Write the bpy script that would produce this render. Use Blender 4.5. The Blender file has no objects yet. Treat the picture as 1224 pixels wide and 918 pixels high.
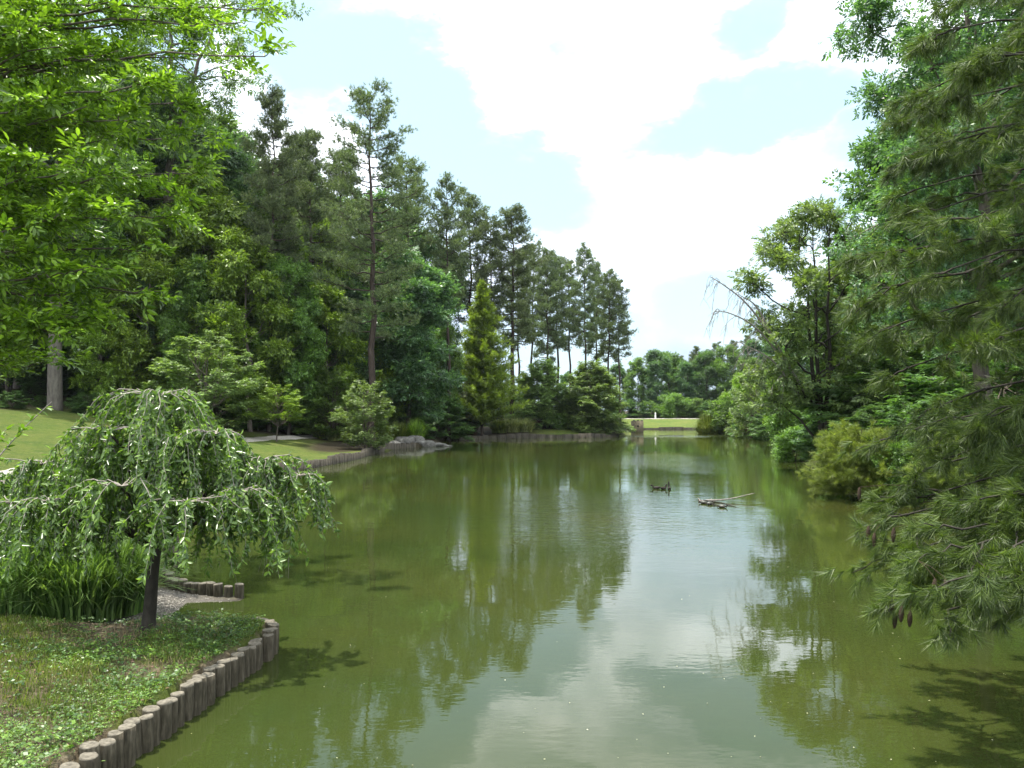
import bpy, math, random
import numpy as np
R = math.radians
RNG = np.random.default_rng(11)
random.seed(5)
sc = bpy.context.scene
col = sc.collection

# ------------------------------------------------------------------ camera
CAM_H = 3.2
FPX = 960.0                      # focal length in pixels of the 1224 px wide photograph
HOR = 490.0                      # row of the horizon
cd = bpy.data.cameras.new('camera')
cam = bpy.data.objects.new('camera', cd); col.objects.link(cam)
cam.location = (0, 0, CAM_H)
cam.rotation_euler = (R(90) + math.atan((HOR - 459) / FPX), 0, 0)
cd.sensor_width = 36.0; cd.lens = 36.0 * FPX / 1224
cd.clip_start = 0.05; cd.clip_end = 3000
sc.camera = cam

def wx(px, D): return (px - 612) / FPX * D
def wz(py, D): return CAM_H + (HOR - py) / FPX * D

# ------------------------------------------------------------------ object helpers
def tag(o, label=None, cat=None, group=None, kind=None):
    if label: o['label'] = label
    if cat: o['category'] = cat
    if group: o['group'] = group
    if kind: o['kind'] = kind
    return o

def empty(name, loc=(0, 0, 0), rz=0.0):
    o = bpy.data.objects.new(name, None); col.objects.link(o)
    o.location = loc; o.rotation_euler = (0, 0, rz); o.empty_display_size = .3
    return o

def copy_tree(o, parent=None):
    c = o.copy(); col.objects.link(c); c.parent = parent
    for k in KEYS:
        if k in c: del c[k]
    for ch in [x for x in o.children]:
        copy_tree(ch, c)
    return c
KEYS = ('label', 'category', 'group')

class MB:
    """collects vertices and faces, links them as one mesh object"""
    def __init__(s): s.v = []; s.q = []; s.t = []; s.n = 0
    def add(s, V, F):
        V = np.asarray(V, float).reshape(-1, 3); F = np.asarray(F, int)
        if len(F):
            (s.q if F.shape[1] == 4 else s.t).append(F + s.n)
        s.v.append(V); s.n += len(V)
    def scatter(s, TV, TF, P, X, Z, S):
        P = np.asarray(P, float); N = len(P)
        if N == 0: return
        X = X / (np.linalg.norm(X, axis=1, keepdims=True) + 1e-9)
        Z = Z - (Z * X).sum(1, keepdims=True) * X
        Z = Z / (np.linalg.norm(Z, axis=1, keepdims=True) + 1e-9)
        Y = np.cross(Z, X)
        S = np.broadcast_to(np.asarray(S, float).reshape(-1, 1), (N, 1))[:, :, None]
        T = np.asarray(TV, float)[None]
        V = P[:, None, :] + S * (T[..., 0:1] * X[:, None] + T[..., 1:2] * Y[:, None] + T[..., 2:3] * Z[:, None])
        k = T.shape[1]
        F = (np.asarray(TF, int)[None] + (np.arange(N) * k)[:, None, None]).reshape(-1, len(TF[0]))
        s.add(V.reshape(-1, 3), F)
    def tube(s, pts, rad, n=5, cap=False):
        P = np.asarray(pts, float); m = len(P)
        r = np.broadcast_to(np.asarray(rad, float), (m,))
        T = np.gradient(P, axis=0); T /= (np.linalg.norm(T, axis=1, keepdims=True) + 1e-9)
        ref = np.array([0, 0, 1.]) if abs(T[0, 2]) < .9 else np.array([1., 0, 0])
        U = np.cross(T, ref); U /= (np.linalg.norm(U, axis=1, keepdims=True) + 1e-9)
        W = np.cross(T, U)
        a = np.arange(n) * 2 * math.pi / n
        V = P[:, None] + r[:, None, None] * (np.cos(a)[None, :, None] * U[:, None] + np.sin(a)[None, :, None] * W[:, None])
        i = np.arange(m - 1)[:, None] * n; j = np.arange(n)[None]; j2 = (j + 1) % n
        F = np.stack([i + j, i + j2, i + n + j2, i + n + j], -1).reshape(-1, 4)
        s.add(V.reshape(-1, 3), F)
        if cap:
            base = s.n - n
            s.add([P[-1]], np.zeros((0, 3)))
            c = s.n - 1
            s.t.append(np.array([[base + k, base + (k + 1) % n, c] for k in range(n)]))
    def build(s, name, mat, parent=None, smooth=False):
        me = bpy.data.meshes.new(name)
        V = np.concatenate(s.v) if s.v else np.zeros((0, 3))
        me.vertices.add(len(V)); me.vertices.foreach_set('co', V.ravel().astype(np.float32))
        Q = np.concatenate(s.q) if s.q else np.zeros((0, 4), int)
        T = np.concatenate(s.t) if s.t else np.zeros((0, 3), int)
        L = np.concatenate([Q.ravel(), T.ravel()]).astype(np.int32)
        me.loops.add(len(L)); me.loops.foreach_set('vertex_index', L)
        st = np.concatenate([np.arange(len(Q)) * 4, len(Q) * 4 + np.arange(len(T)) * 3]).astype(np.int32)
        me.polygons.add(len(st)); me.polygons.foreach_set('loop_start', st)
        me.update(calc_edges=True)
        if smooth: me.polygons.foreach_set('use_smooth', np.ones(len(st), bool))
        me.materials.append(mat)
        o = bpy.data.objects.new(name, me); col.objects.link(o); o.parent = parent
        return o

def unit(v): return v / (np.linalg.norm(v, axis=-1, keepdims=True) + 1e-9)
def curve(p0, p1, sag=0.0, n=6, wob=0.0, rng=RNG):
    t = np.linspace(0, 1, n)[:, None]
    P = np.asarray(p0, float) * (1 - t) + np.asarray(p1, float) * t
    P[:, 2] += (sag * 4 * t * (1 - t))[:, 0]
    if wob: P[1:-1] += rng.normal(0, wob, (n - 2, 3))
    return P

# ------------------------------------------------------------------ materials
def nt(m):
    m.use_nodes = True
    t = m.node_tree; t.nodes.clear(); return t
def nd(t, typ, **kw):
    n = t.nodes.new(typ)
    for k, v in kw.items():
        if k.startswith('i_'): n.inputs[k[2:].replace('_', ' ')].default_value = v
        else: setattr(n, k, v)
    return n
def ramp(t, fac, stops):
    r = t.nodes.new('ShaderNodeValToRGB'); e = r.color_ramp.elements
    while len(e) > 1: e.remove(e[-1])
    e[0].position, e[0].color = stops[0][0], (*stops[0][1], 1)
    for p, c in stops[1:]:
        x = e.new(p); x.color = (*c, 1)
    t.links.new(fac, r.inputs[0]); return r.outputs[0]
def noise(t, scale, detail=4, rough=.55, coord='Object', vec=None, mapscale=None):
    if vec is None:
        tc = nd(t, 'ShaderNodeTexCoord'); vec = tc.outputs[coord]
    if mapscale:
        mp = nd(t, 'ShaderNodeMapping'); mp.inputs['Scale'].default_value = mapscale
        t.links.new(vec, mp.inputs[0]); vec = mp.outputs[0]
    n = nd(t, 'ShaderNodeTexNoise'); n.inputs['Scale'].default_value = scale
    n.inputs['Detail'].default_value = detail; n.inputs['Roughness'].default_value = rough
    t.links.new(vec, n.inputs['Vector']); return n.outputs['Fac']
def mixc(t, f, a, b, mode='MIX'):
    m = nd(t, 'ShaderNodeMix', data_type='RGBA', blend_type=mode)
    if isinstance(f, (int, float)): m.inputs[0].default_value = f
    else: t.links.new(f, m.inputs[0])
    for s, x in ((6, a), (7, b)):
        if isinstance(x, tuple): m.inputs[s].default_value = (*x, 1)
        else: t.links.new(x, m.inputs[s])
    return m.outputs[2]
def math_(t, op, a, b=None, c=None, clamp=False):
    m = nd(t, 'ShaderNodeMath', operation=op, use_clamp=clamp)
    for i, x in enumerate((a, b, c)):
        if x is None: continue
        if isinstance(x, (int, float)): m.inputs[i].default_value = x
        else: t.links.new(x, m.inputs[i])
    return m.outputs[0]

def leaf_mat(name, dark, light, trans=.4, rough=.42, tint=(1.25, 1.35, .5), spec=.5):
    """each leaf its own tone between dark and light"""
    m = bpy.data.materials.new(name); t = nt(m)
    g = nd(t, 'ShaderNodeNewGeometry')
    c = ramp(t, g.outputs['Random Per Island'], [(0, tuple(a * .8 for a in dark)), (.6, tuple((a + b) / 2 for a, b in zip(dark, light))), (.85, light), (1, tuple(a * 1.25 for a in light))])
    oi = nd(t, 'ShaderNodeObjectInfo')
    hsv = nd(t, 'ShaderNodeHueSaturation')
    t.links.new(math_(t, 'MULTIPLY_ADD', oi.outputs['Random'], .014, .491), hsv.inputs['Hue'])
    t.links.new(math_(t, 'MULTIPLY_ADD', oi.outputs['Random'], .3, .83), hsv.inputs['Value'])
    t.links.new(c, hsv.inputs['Color'])
    n = noise(t, .9, 2)
    v = ramp(t, n, [(.3, (.72, .74, .76)), (.7, (1.3, 1.27, 1.15))])
    c2 = mixc(t, 1.0, hsv.outputs[0], v, 'MULTIPLY')
    p = nd(t, 'ShaderNodeBsdfPrincipled'); p.inputs['Roughness'].default_value = rough
    p.inputs['Specular IOR Level'].default_value = spec
    t.links.new(c2, p.inputs['Base Color'])
    tr = nd(t, 'ShaderNodeBsdfTranslucent')
    t.links.new(mixc(t, 1.0, c2, tint, 'MULTIPLY'), tr.inputs['Color'])
    mx = nd(t, 'ShaderNodeMixShader'); mx.inputs[0].default_value = trans
    t.links.new(p.outputs[0], mx.inputs[1]); t.links.new(tr.outputs[0], mx.inputs[2])
    o = nd(t, 'ShaderNodeOutputMaterial'); t.links.new(mx.outputs[0], o.inputs[0])
    return m

def rough_mat(name, stops, scale=8, mapscale=None, bump=.4, bscale=None, rough=.9, spec=.25, bdist=.02):
    m = bpy.data.materials.new(name); t = nt(m)
    n = noise(t, scale, 6, .6, mapscale=mapscale)
    c = ramp(t, n, stops)
    p = nd(t, 'ShaderNodeBsdfPrincipled'); p.inputs['Roughness'].default_value = rough
    p.inputs['Specular IOR Level'].default_value = spec
    t.links.new(c, p.inputs['Base Color'])
    b = nd(t, 'ShaderNodeBump'); b.inputs['Strength'].default_value = bump; b.inputs['Distance'].default_value = bdist
    t.links.new(noise(t, bscale or scale * 2, 6, .65, mapscale=mapscale), b.inputs['Height'])
    t.links.new(b.outputs[0], p.inputs['Normal'])
    o = nd(t, 'ShaderNodeOutputMaterial'); t.links.new(p.outputs[0], o.inputs[0])
    return m

M = {}
M['leaf_a'] = leaf_mat('leaf_mid_green', (0.056, 0.125, 0.025), (0.183, 0.308, 0.063))
M['leaf_b'] = leaf_mat('leaf_blue_green', (0.048, 0.113, 0.052), (0.150, 0.270, 0.120))
M['leaf_c'] = leaf_mat('leaf_yellow_green', (0.094, 0.188, 0.020), (0.263, 0.388, 0.056))
M['leaf_d'] = leaf_mat('leaf_dark_green', (0.043, 0.100, 0.033), (0.122, 0.227, 0.069), trans=.4)
M['leaf_near'] = leaf_mat('leaf_broad_near', (.055, .12, .012), (.22, .35, .04), trans=.42, rough=.36)
M['leaf_maple'] = leaf_mat('leaf_fresh_green', (.088, .15, .05), (.22, .31, .11), trans=.42)
M['leaf_dome'] = leaf_mat('leaf_bush_green', (.10, .18, .05), (.26, .38, .12), trans=.42)
M['leaf_cherry'] = leaf_mat('leaf_cherry', (.055, .12, .024), (.19, .30, .07), trans=.42, rough=.3, spec=.7)
M['needle'] = leaf_mat('needle_pine', (0.059, 0.101, 0.047), (0.194, 0.254, 0.109), trans=.3, rough=.5)
M['needle_w'] = leaf_mat('needle_white_pine', (.03, .066, .012), (.12, .175, .032), trans=.35, rough=.45)
M['needle_y'] = leaf_mat('needle_sapling', (0.112, 0.188, 0.031), (0.325, 0.400, 0.100), trans=.42, rough=.5)
M['cypress'] = leaf_mat('spray_cypress', (.10, .18, .02), (.27, .36, .055), trans=.4, rough=.55)
M['herb'] = leaf_mat('herb_leaf', (.04, .1, .014), (.16, .27, .045), trans=.35)
M['blade'] = leaf_mat('grass_blade', (.07, .12, .018), (.22, .27, .06), trans=.35)
M['blade_y'] = leaf_mat('grass_blade_pale', (.16, .2, .07), (.34, .36, .16), trans=.3)
M['blade_tall'] = leaf_mat('reed_blade', (.05, .12, .03), (.2, .32, .1), trans=.35, rough=.32, spec=.7)
M['blade_dry'] = leaf_mat('dry_blade', (.2, .16, .08), (.42, .36, .2), trans=.2, rough=.6, tint=(1, 1, .8))
M['brown_leaf'] = leaf_mat('brown_leaf', (.07, .04, .03), (.2, .12, .08), trans=.2, rough=.6, tint=(1.1, .9, .7))
M['bark'] = rough_mat('bark_grey_brown', [(.3, (.05, .04, .032)), (.6, (.13, .11, .09)), (.8, (.2, .175, .14))], 6, (1, 1, .25), 1.0, 14, bdist=.04)
M['bark_pine'] = rough_mat('bark_pine', [(.3, (.028, .021, .017)), (.6, (.075, .056, .044)), (.8, (.13, .1, .08))], 5, (1, 1, .3), 1.0, 12, bdist=.05)
M['bark_pale'] = rough_mat('bark_pale_grey', [(.3, (.07, .062, .05)), (.7, (.17, .155, .125))], 5, (1, 1, .3), .8, 12)
M['twig'] = rough_mat('twig_grey', [(.3, (.17, .15, .13)), (.7, (.34, .31, .27))], 30, None, .3)
M['bark_dark'] = rough_mat('bark_dark', [(.3, (.018, .016, .012)), (.7, (.055, .048, .038))], 14, (1, 1, .4), 1.0, 30, bdist=.012)
M['wood_log'] = rough_mat('weathered_log', [(.25, (.022, .02, .013)), (.5, (.065, .056, .038)), (.75, (.14, .122, .088))], 9, (3.2, 3.2, .6), .8, 30, bdist=.01)
M['log_end'] = rough_mat('weathered_log_end', [(.3, (.06, .053, .04)), (.7, (.2, .18, .14))], 22, None, .6, 60, bdist=.006)
M['cone'] = rough_mat('pine_cone_scale', [(.3, (.03, .02, .012)), (.7, (.08, .055, .035))], 60, None, .8)
M['rock'] = rough_mat('grey_rock', [(.3, (.06, .058, .05)), (.55, (.16, .155, .14)), (.8, (.34, .33, .3))], 3, None, 1.0, 6, bdist=.08)
M['edge'] = rough_mat('weathered_edging', [(.3, (.025, .022, .016)), (.6, (.075, .066, .05)), (.8, (.15, .135, .105))], 3, (3, 3, .6), .8, 9, bdist=.04)
M['gravel'] = rough_mat('gravel_pale', [(.3, (.22, .2, .175)), (.6, (.42, .39, .34)), (.8, (.55, .52, .47))], 12, None, .8, 40, bdist=.03)
M['white'] = rough_mat('white_stone', [(.3, (.6, .6, .56)), (.7, (.8, .8, .77))], 5, None, .2)
M['duck'] = rough_mat('dark_feathers', [(.3, (.012, .011, .01)), (.7, (.05, .042, .035))], 20, None, .2)
M['shell'] = rough_mat('turtle_shell', [(.3, (.02, .022, .016)), (.7, (.07, .07, .05))], 30, None, .4, rough=.35, spec=.5)
M['dead'] = rough_mat('dead_branch', [(.3, (.12, .1, .085)), (.7, (.36, .33, .29))], 12, None, .5)
M['fleck'] = leaf_mat('floating_petal', (.25, .25, .14), (.6, .58, .44), trans=.1)

# ------------------------------------------------------------------ shoreline and terrain
POND = np.array([(-4.2, -60), (-3.95, -10), (-3.78, 3), (-3.6, 6.5), (-3.42, 8.6), (-3.2, 10.2), (-3.2, 10.85), (-3.42, 11.2),
    (-3.8, 11.3), (-4.5, 11.45), (-5.15, 12.0), (-5.45, 12.7), (-5.5, 13.55), (-4.62, 13.62), (-4.62, 13.85), (-5.5, 14.1), (-6.3, 14.8),
    (-7.2, 17), (-9, 20), (-11.3, 27), (-12.3, 36), (-11.2, 44), (-10.3, 52), (-10.2, 60), (-9.6, 66), (-7.6, 70.5),
    (-6.2, 73), (-7.5, 79), (-7, 85), (-3, 89.5), (3, 92), (7.5, 93), (11, 94.5), (14, 98), (15.5, 106), (17, 120), (17.8, 131), (22, 133.2),
    (30, 133.4), (36, 132), (36.5, 120), (33, 108), (31.2, 96), (28, 82), (23, 68), (19.2, 56), (16.5, 44), (13.2, 33), (13.0, 27), (13.6, 18),
    (14.5, 8), (15.5, -10), (16, -60)], float)

def sdist(x, y, chunk=40000):
    """distance to the shoreline, positive on land"""
    x = np.atleast_1d(np.asarray(x, float)).ravel(); y = np.atleast_1d(np.asarray(y, float)).ravel()
    A = POND; B = np.roll(POND, -1, axis=0); out = np.empty(len(x))
    for s in range(0, len(x), chunk):
        X = x[s:s + chunk, None]; Y = y[s:s + chunk, None]
        dx = (B - A)[:, 0][None]; dy = (B - A)[:, 1][None]
        t = np.clip(((X - A[:, 0]) * dx + (Y - A[:, 1]) * dy) / (dx * dx + dy * dy), 0, 1)
        d = np.sqrt(((X - A[:, 0] - t * dx) ** 2 + (Y - A[:, 1] - t * dy) ** 2).min(1))
        cr = ((A[:, 1][None] > Y) != (B[:, 1][None] > Y)) & (X < dx * (Y - A[:, 1]) / (dy + 1e-12) + A[:, 0])
        ins = cr.sum(1) % 2 == 1
        out[s:s + chunk] = np.where(ins, -d, d)
    return out
def sm(a, b, x):
    t = np.clip((x - a) / (b - a), 0, 1); return t * t * (3 - 2 * t)

def terr(x, y):
    x = np.atleast_1d(np.asarray(x, float)); y = np.atleast_1d(np.asarray(y, float))
    d = sdist(x, y).reshape(x.shape)
    grav = sm(2.3, .9, np.hypot(x + 6.0, y - 12.75)) * (y > 11.0)          # low gravel inlet
    wall = np.maximum(np.maximum(sm(12.3, 11.4, y) * (x < 0), sm(15, 16, y) * sm(75, 72, y) * (x < 0)),
                      sm(78, 80, y) * sm(-9, -7, x) * sm(14, 11, x))
    w = .08 + 1.0 * (1 - wall)
    top = .33
    land = top * sm(0, 1, d / w) * (1 - grav) + grav * np.clip(.02 + .07 * d, 0, .22)
    dip = -1.1 * sm(0, 1.6, -d)
    left = sm(10, 4, x) * sm(13, 24, y) * np.maximum(sm(110, 95, y), sm(-5, -20, x))
    nearl = sm(24, 13, y) * (x < 0)
    right = (x > 11) * (1 - sm(100, 128, y))
    pen = sm(-4, 2, x) * sm(20, 14, x) * sm(80, 88, y) * sm(125, 105, y)
    far = sm(118, 130, y) * sm(2, 12, x)
    dd = np.maximum(d - 2.5, 0)
    z = land + left * (1 - pen) * np.minimum(.135 * dd, 5 + .035 * dd) + nearl * np.minimum(.03 * np.maximum(d - 1, 0), 1.2) \
        + right * np.minimum(.13 * np.maximum(d - .7, 0), 4.5) + pen * np.minimum(.13 * np.maximum(d, 0), 1.6) \
        + far * np.minimum(.095 * np.maximum(d, 0), 1.22)
    z = z + dip
    z = z + (d > .3) * (.03 * np.sin(x * 2.1 + y * .7) * np.sin(y * 1.7 - x) + .012 * np.sin(x * 7 + 2 * np.sin(y * 5)) ) * sm(.3, 1.2, d)
    return z

def axis_(*segs):
    a = []
    for lo, hi, st in segs: a += list(np.arange(lo, hi - 1e-6, st))
    a.append(segs[-1][1]); return np.array(a)
gx = axis_((-900, -120, 40), (-120, -30, 2), (-30, -9, .5), (-9, -2.9, .07), (-2.9, 12, .6), (12, 40, .35), (40, 120, 2), (120, 900, 40))
gy = axis_((-200, -10, 10), (-10, 4, .7), (4, 15.6, .08), (15.6, 30, .3), (30, 140, .5), (140, 260, 4), (260, 1500, 50))
X, Y = np.meshgrid(gx, gy); Z = terr(X.ravel(), Y.ravel()).reshape(X.shape)
nx, ny = len(gx), len(gy)
i = (np.arange(ny - 1)[:, None] * nx + np.arange(nx - 1)[None]).ravel()
gm = MB(); gm.add(np.stack([X, Y, Z], -1).reshape(-1, 3), np.stack([i, i + 1, i + nx + 1, i + nx], -1))

def ground_mat():
    m = bpy.data.materials.new('ground_cover'); t = nt(m)
    at = lambda n: nd(t, 'ShaderNodeAttribute', attribute_name=n).outputs['Fac']
    n1 = noise(t, .35, 5); n2 = noise(t, 6, 6, .65); n3 = noise(t, 45, 4, .7)
    lawn = ramp(t, n2, [(.3, (.05, .09, .013)), (.6, (.10, .145, .022)), (.8, (.155, .185, .04))])
    lawn = mixc(t, ramp(t, n1, [(.35, (0, 0, 0)), (.7, (.6, .6, .6))]), lawn, (.155, .165, .04))
    lawn = mixc(t, ramp(t, noise(t, 1.6, 6, .7), [(.48, (0, 0, 0)), (.68, (.75, .75, .75))]), lawn, (.05, .095, .018))
    lawn = mixc(t, ramp(t, noise(t, 2.7, 5, .75), [(.56, (0, 0, 0)), (.72, (.7, .7, .7))]), lawn, (.22, .2, .09))
    soil = ramp(t, n2, [(.3, (.10, .075, .045)), (.55, (.2, .165, .105)), (.75, (.32, .28, .19))])
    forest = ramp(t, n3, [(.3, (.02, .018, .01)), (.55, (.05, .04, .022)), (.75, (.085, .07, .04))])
    mud = ramp(t, n3, [(.3, (.12, .11, .09)), (.55, (.24, .22, .19)), (.72, (.42, .4, .36))])
    c = mixc(t, math_(t, 'MULTIPLY', ramp(t, math_(t, 'ADD', math_(t, 'MULTIPLY', n1, .0), noise(t, 1.3, 5, .6)), [(.40, (0, 0, 0)), (.50, (1, 1, 1))]), at('near')), lawn, soil)
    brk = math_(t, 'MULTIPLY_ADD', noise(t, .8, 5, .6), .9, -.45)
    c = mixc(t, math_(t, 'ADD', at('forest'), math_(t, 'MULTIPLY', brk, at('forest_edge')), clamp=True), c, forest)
    c = mixc(t, at('mud'), c, mud)
    p = nd(t, 'ShaderNodeBsdfPrincipled'); p.inputs['Roughness'].default_value = .95
    p.inputs['Specular IOR Level'].default_value = .15
    t.links.new(c, p.inputs['Base Color'])
    b = nd(t, 'ShaderNodeBump'); b.inputs['Strength'].default_value = 1.0; b.inputs['Distance'].default_value = .1
    t.links.new(math_(t, 'ADD', n3, n2), b.inputs['Height']); t.links.new(b.outputs[0], p.inputs['Normal'])
    o = nd(t, 'ShaderNodeOutputMaterial'); t.links.new(p.outputs[0], o.inputs[0])
    return m
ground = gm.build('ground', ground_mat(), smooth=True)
tag(ground, 'grassy and wooded banks sloping up around the pond', kind='structure')
D_ = sdist(X.ravel(), Y.ravel()); fx = X.ravel(); fy = Y.ravel()
PATH = [(-15.5, 20), (-17.2, 25), (-18, 29), (-19, 38), (-19.4, 46), (-18.8, 54), (-18, 61), (-16.5, 68)]
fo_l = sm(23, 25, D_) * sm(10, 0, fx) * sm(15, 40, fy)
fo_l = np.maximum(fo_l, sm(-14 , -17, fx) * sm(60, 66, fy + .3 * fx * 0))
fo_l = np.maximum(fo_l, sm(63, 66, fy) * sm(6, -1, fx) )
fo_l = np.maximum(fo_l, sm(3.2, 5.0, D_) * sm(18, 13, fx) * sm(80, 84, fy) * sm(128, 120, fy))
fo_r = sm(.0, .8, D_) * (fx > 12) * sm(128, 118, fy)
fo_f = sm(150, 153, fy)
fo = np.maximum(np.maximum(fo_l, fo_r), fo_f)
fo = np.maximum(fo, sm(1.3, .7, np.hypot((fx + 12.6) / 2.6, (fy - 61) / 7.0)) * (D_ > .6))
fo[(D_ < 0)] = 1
near = sm(16, 13, fy) * (fx < 0)
mud = sm(2.0, 1.1, np.hypot(fx + 6.0, fy - 12.75)) * (fy > 11.2) + 0.0
mud = np.maximum(mud, (D_ < -.02) * 0.0)
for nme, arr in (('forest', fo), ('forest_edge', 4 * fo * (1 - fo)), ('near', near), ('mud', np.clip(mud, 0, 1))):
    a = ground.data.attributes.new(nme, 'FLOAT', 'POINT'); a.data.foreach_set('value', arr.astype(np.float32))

def gz(x, y): return float(terr([x], [y])[0])

# path ribbon
def catmull(P, n):
    P = np.array(P, float); P = np.vstack([2 * P[0] - P[1], P, 2 * P[-1] - P[-2]]); out = []
    for k in range(1, len(P) - 2):
        for s in np.linspace(0, 1, n, endpoint=False):
            a, b, c, d = P[k - 1:k + 3]
            out.append(.5 * (2 * b + (c - a) * s + (2 * a - 5 * b + 4 * c - d) * s * s + (3 * b - a - 3 * c + d) * s ** 3))
    out.append(P[-2]); return np.array(out)
def ribbon(pts, w, name, mat, label, lift=.05):
    C = catmull(pts, 24); T = unit(np.gradient(C, axis=0)); Nn = np.stack([-T[:, 1], T[:, 0]], 1)
    ww = w * (1 + .12 * np.sin(np.arange(len(C)) * .35))
    cols = np.linspace(-1, 1, 9)
    P = C[:, None] + Nn[:, None] * (cols[None, :, None] * ww[:, None, None] / 2)
    z = terr(P[..., 0].ravel(), P[..., 1].ravel()).reshape(P.shape[:2]) + lift - .05 * (np.abs(cols) > .99)
    V = np.concatenate([P, z[..., None]], -1)
    n = len(cols); i = (np.arange(len(C) - 1)[:, None] * n + np.arange(n - 1)[None]).ravel()
    mb = MB(); mb.add(V.reshape(-1, 3), np.stack([i, i + n, i + n + 1, i + 1], -1))
    return tag(mb.build(name, mat, smooth=True), label, kind='structure')
ribbon(PATH, 1.6, 'path', M['gravel'], 'pale gravel path winding across the left lawn')
ribbon([(6, 147.5), (18, 148.3), (30, 148.5), (44, 147.5)], 1.5, 'path', M['gravel'], 'pale path along the top of the far grassy dam', .06)

# water
def water_mat():
    m = bpy.data.materials.new('pond_water'); t = nt(m)
    tc = nd(t, 'ShaderNodeTexCoord').outputs['Object']
    c = ramp(t, noise(t, .12, 4, .6, vec=tc), [(.3, (.020, .032, .0075)), (.5, (.029, .039, .009)), (.7, (.041, .046, .011))])
    c = mixc(t, ramp(t, noise(t, .5, 5, .7, vec=tc, mapscale=(1, .6, 1)), [(.5, (0, 0, 0)), (.85, (.35, .35, .35))]), c, (.027, .052, .013))
    p = nd(t, 'ShaderNodeBsdfPrincipled'); p.inputs['Roughness'].default_value = .015
    p.inputs['IOR'].default_value = 1.333
    t.links.new(c, p.inputs['Base Color'])
    # breeze: patches where small ripples stand, calm elsewhere
    patch = ramp(t, noise(t, .055, 3, .5, vec=tc, mapscale=(1, .5, 1)), [(.42, (.0, .0, .0)), (.62, (1, 1, 1))])
    sx = nd(t, 'ShaderNodeSeparateXYZ'); t.links.new(tc, sx.inputs[0])
    def blob(x0, y0, rx, ry):
        a = math_(t, 'POWER', math_(t, 'DIVIDE', math_(t, 'SUBTRACT', sx.outputs[0], x0), rx), 2.0)
        b = math_(t, 'POWER', math_(t, 'DIVIDE', math_(t, 'SUBTRACT', sx.outputs[1], y0), ry), 2.0)
        d = math_(t, 'ADD', a, b)
        d = math_(t, 'ADD', d, math_(t, 'MULTIPLY_ADD', noise(t, .35, 3, .6, vec=tc), 1.6, -.8))
        return math_(t, 'SUBTRACT', 1.0, d, clamp=True)
    g = math_(t, 'MAXIMUM', blob(2, 25, 5.5, 9), blob(10, 52, 6, 12))
    streak = blob(22, 98, 9, 5)
    s1 = noise(t, 2.2, 3, .5, vec=tc, mapscale=(.7, 1.3, 1))
    s2 = noise(t, 7.5, 2, .5, vec=tc, mapscale=(.6, 1.4, 1))
    w = nd(t, 'ShaderNodeTexNoise'); w.inputs['Scale'].default_value = .7; w.inputs['Detail'].default_value = 2
    t.links.new(tc, w.inputs['Vector'])
    amp = math_(t, 'ADD', math_(t, 'MULTIPLY_ADD', patch, .25, .10), math_(t, 'MULTIPLY', g, .9))
    amp = math_(t, 'ADD', amp, math_(t, 'MULTIPLY', streak, 5.0))
    h = math_(t, 'ADD', math_(t, 'MULTIPLY', s1, .010), math_(t, 'MULTIPLY', s2, .006))
    h = math_(t, 'MULTIPLY', h, amp)
    h = math_(t, 'ADD', h, math_(t, 'MULTIPLY', w.outputs['Fac'], .006))
    b = nd(t, 'ShaderNodeBump'); b.inputs['Strength'].default_value = 1.0; b.inputs['Distance'].default_value = 1.0
    t.links.new(h, b.inputs['Height']); t.links.new(b.outputs[0], p.inputs['Normal'])
    o = nd(t, 'ShaderNodeOutputMaterial'); t.links.new(p.outputs[0], o.inputs[0])
    return m
wm = MB(); wm.add([(-14, -58, 0), (38, -58, 0), (38, 134.5, 0), (-14, 134.5, 0)], [[0, 1, 2, 3]])
tag(wm.build('water', water_mat()), 'still green pond water reflecting trees and clouds', kind='structure')

# ------------------------------------------------------------------ leaf templates
LEAF = (np.array([(0, 0, 0), (.5, .24, .06), (1, 0, -.04), (.5, -.24, .06)]), [[0, 1, 2, 3]])
LEAF6 = (np.array([(0, 0, 0), (.3, .17, .05), (.7, .15, .04), (1, 0, -.08), (.7, -.15, .04), (.3, -.17, .05)]), [[0, 1, 2, 3], [0, 3, 4, 5]])
LANCE = (np.array([(0, 0, 0), (.3, .17, .04), (.65, .15, .04), (1, 0, -.1), (.65, -.15, .04), (.3, -.17, .04)]), [[0, 1, 2, 3], [0, 3, 4, 5]])
def compose(tpl, P, X, Z, S):
    mb = MB(); mb.scatter(tpl[0], tpl[1], np.array(P), np.array(X), np.array(Z), np.array(S))
    return np.concatenate(mb.v), (np.concatenate(mb.q) if mb.q else np.concatenate(mb.t))
def sprig(rng, n=8, flat=.5, size=.42, tpl=LEAF):
    t = np.linspace(.1, 1, n); s = np.where(np.arange(n) % 2, 1, -1)
    P = np.stack([t * .7, s * .06 * rng.random(n), rng.normal(0, .12 * (1 - flat), n)], 1)
    X_ = np.stack([.5 + .5 * t, s * (1.1 - .6 * t), rng.normal(-.15, .35 * (1 - flat) + .1, n)], 1)
    Z_ = np.stack([rng.normal(0, .3, n), rng.normal(0, .3, n), np.ones(n)], 1)
    return compose(tpl, P, X_, Z_, size * rng.uniform(.7, 1.2, n))
SPR = [sprig(RNG, 8, .2) for _ in range(4)]
SPR_F = [sprig(RNG, 9, .9) for _ in range(4)]
SPR6 = [sprig(RNG, 7, .4, .5, LEAF6) for _ in range(4)]
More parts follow.
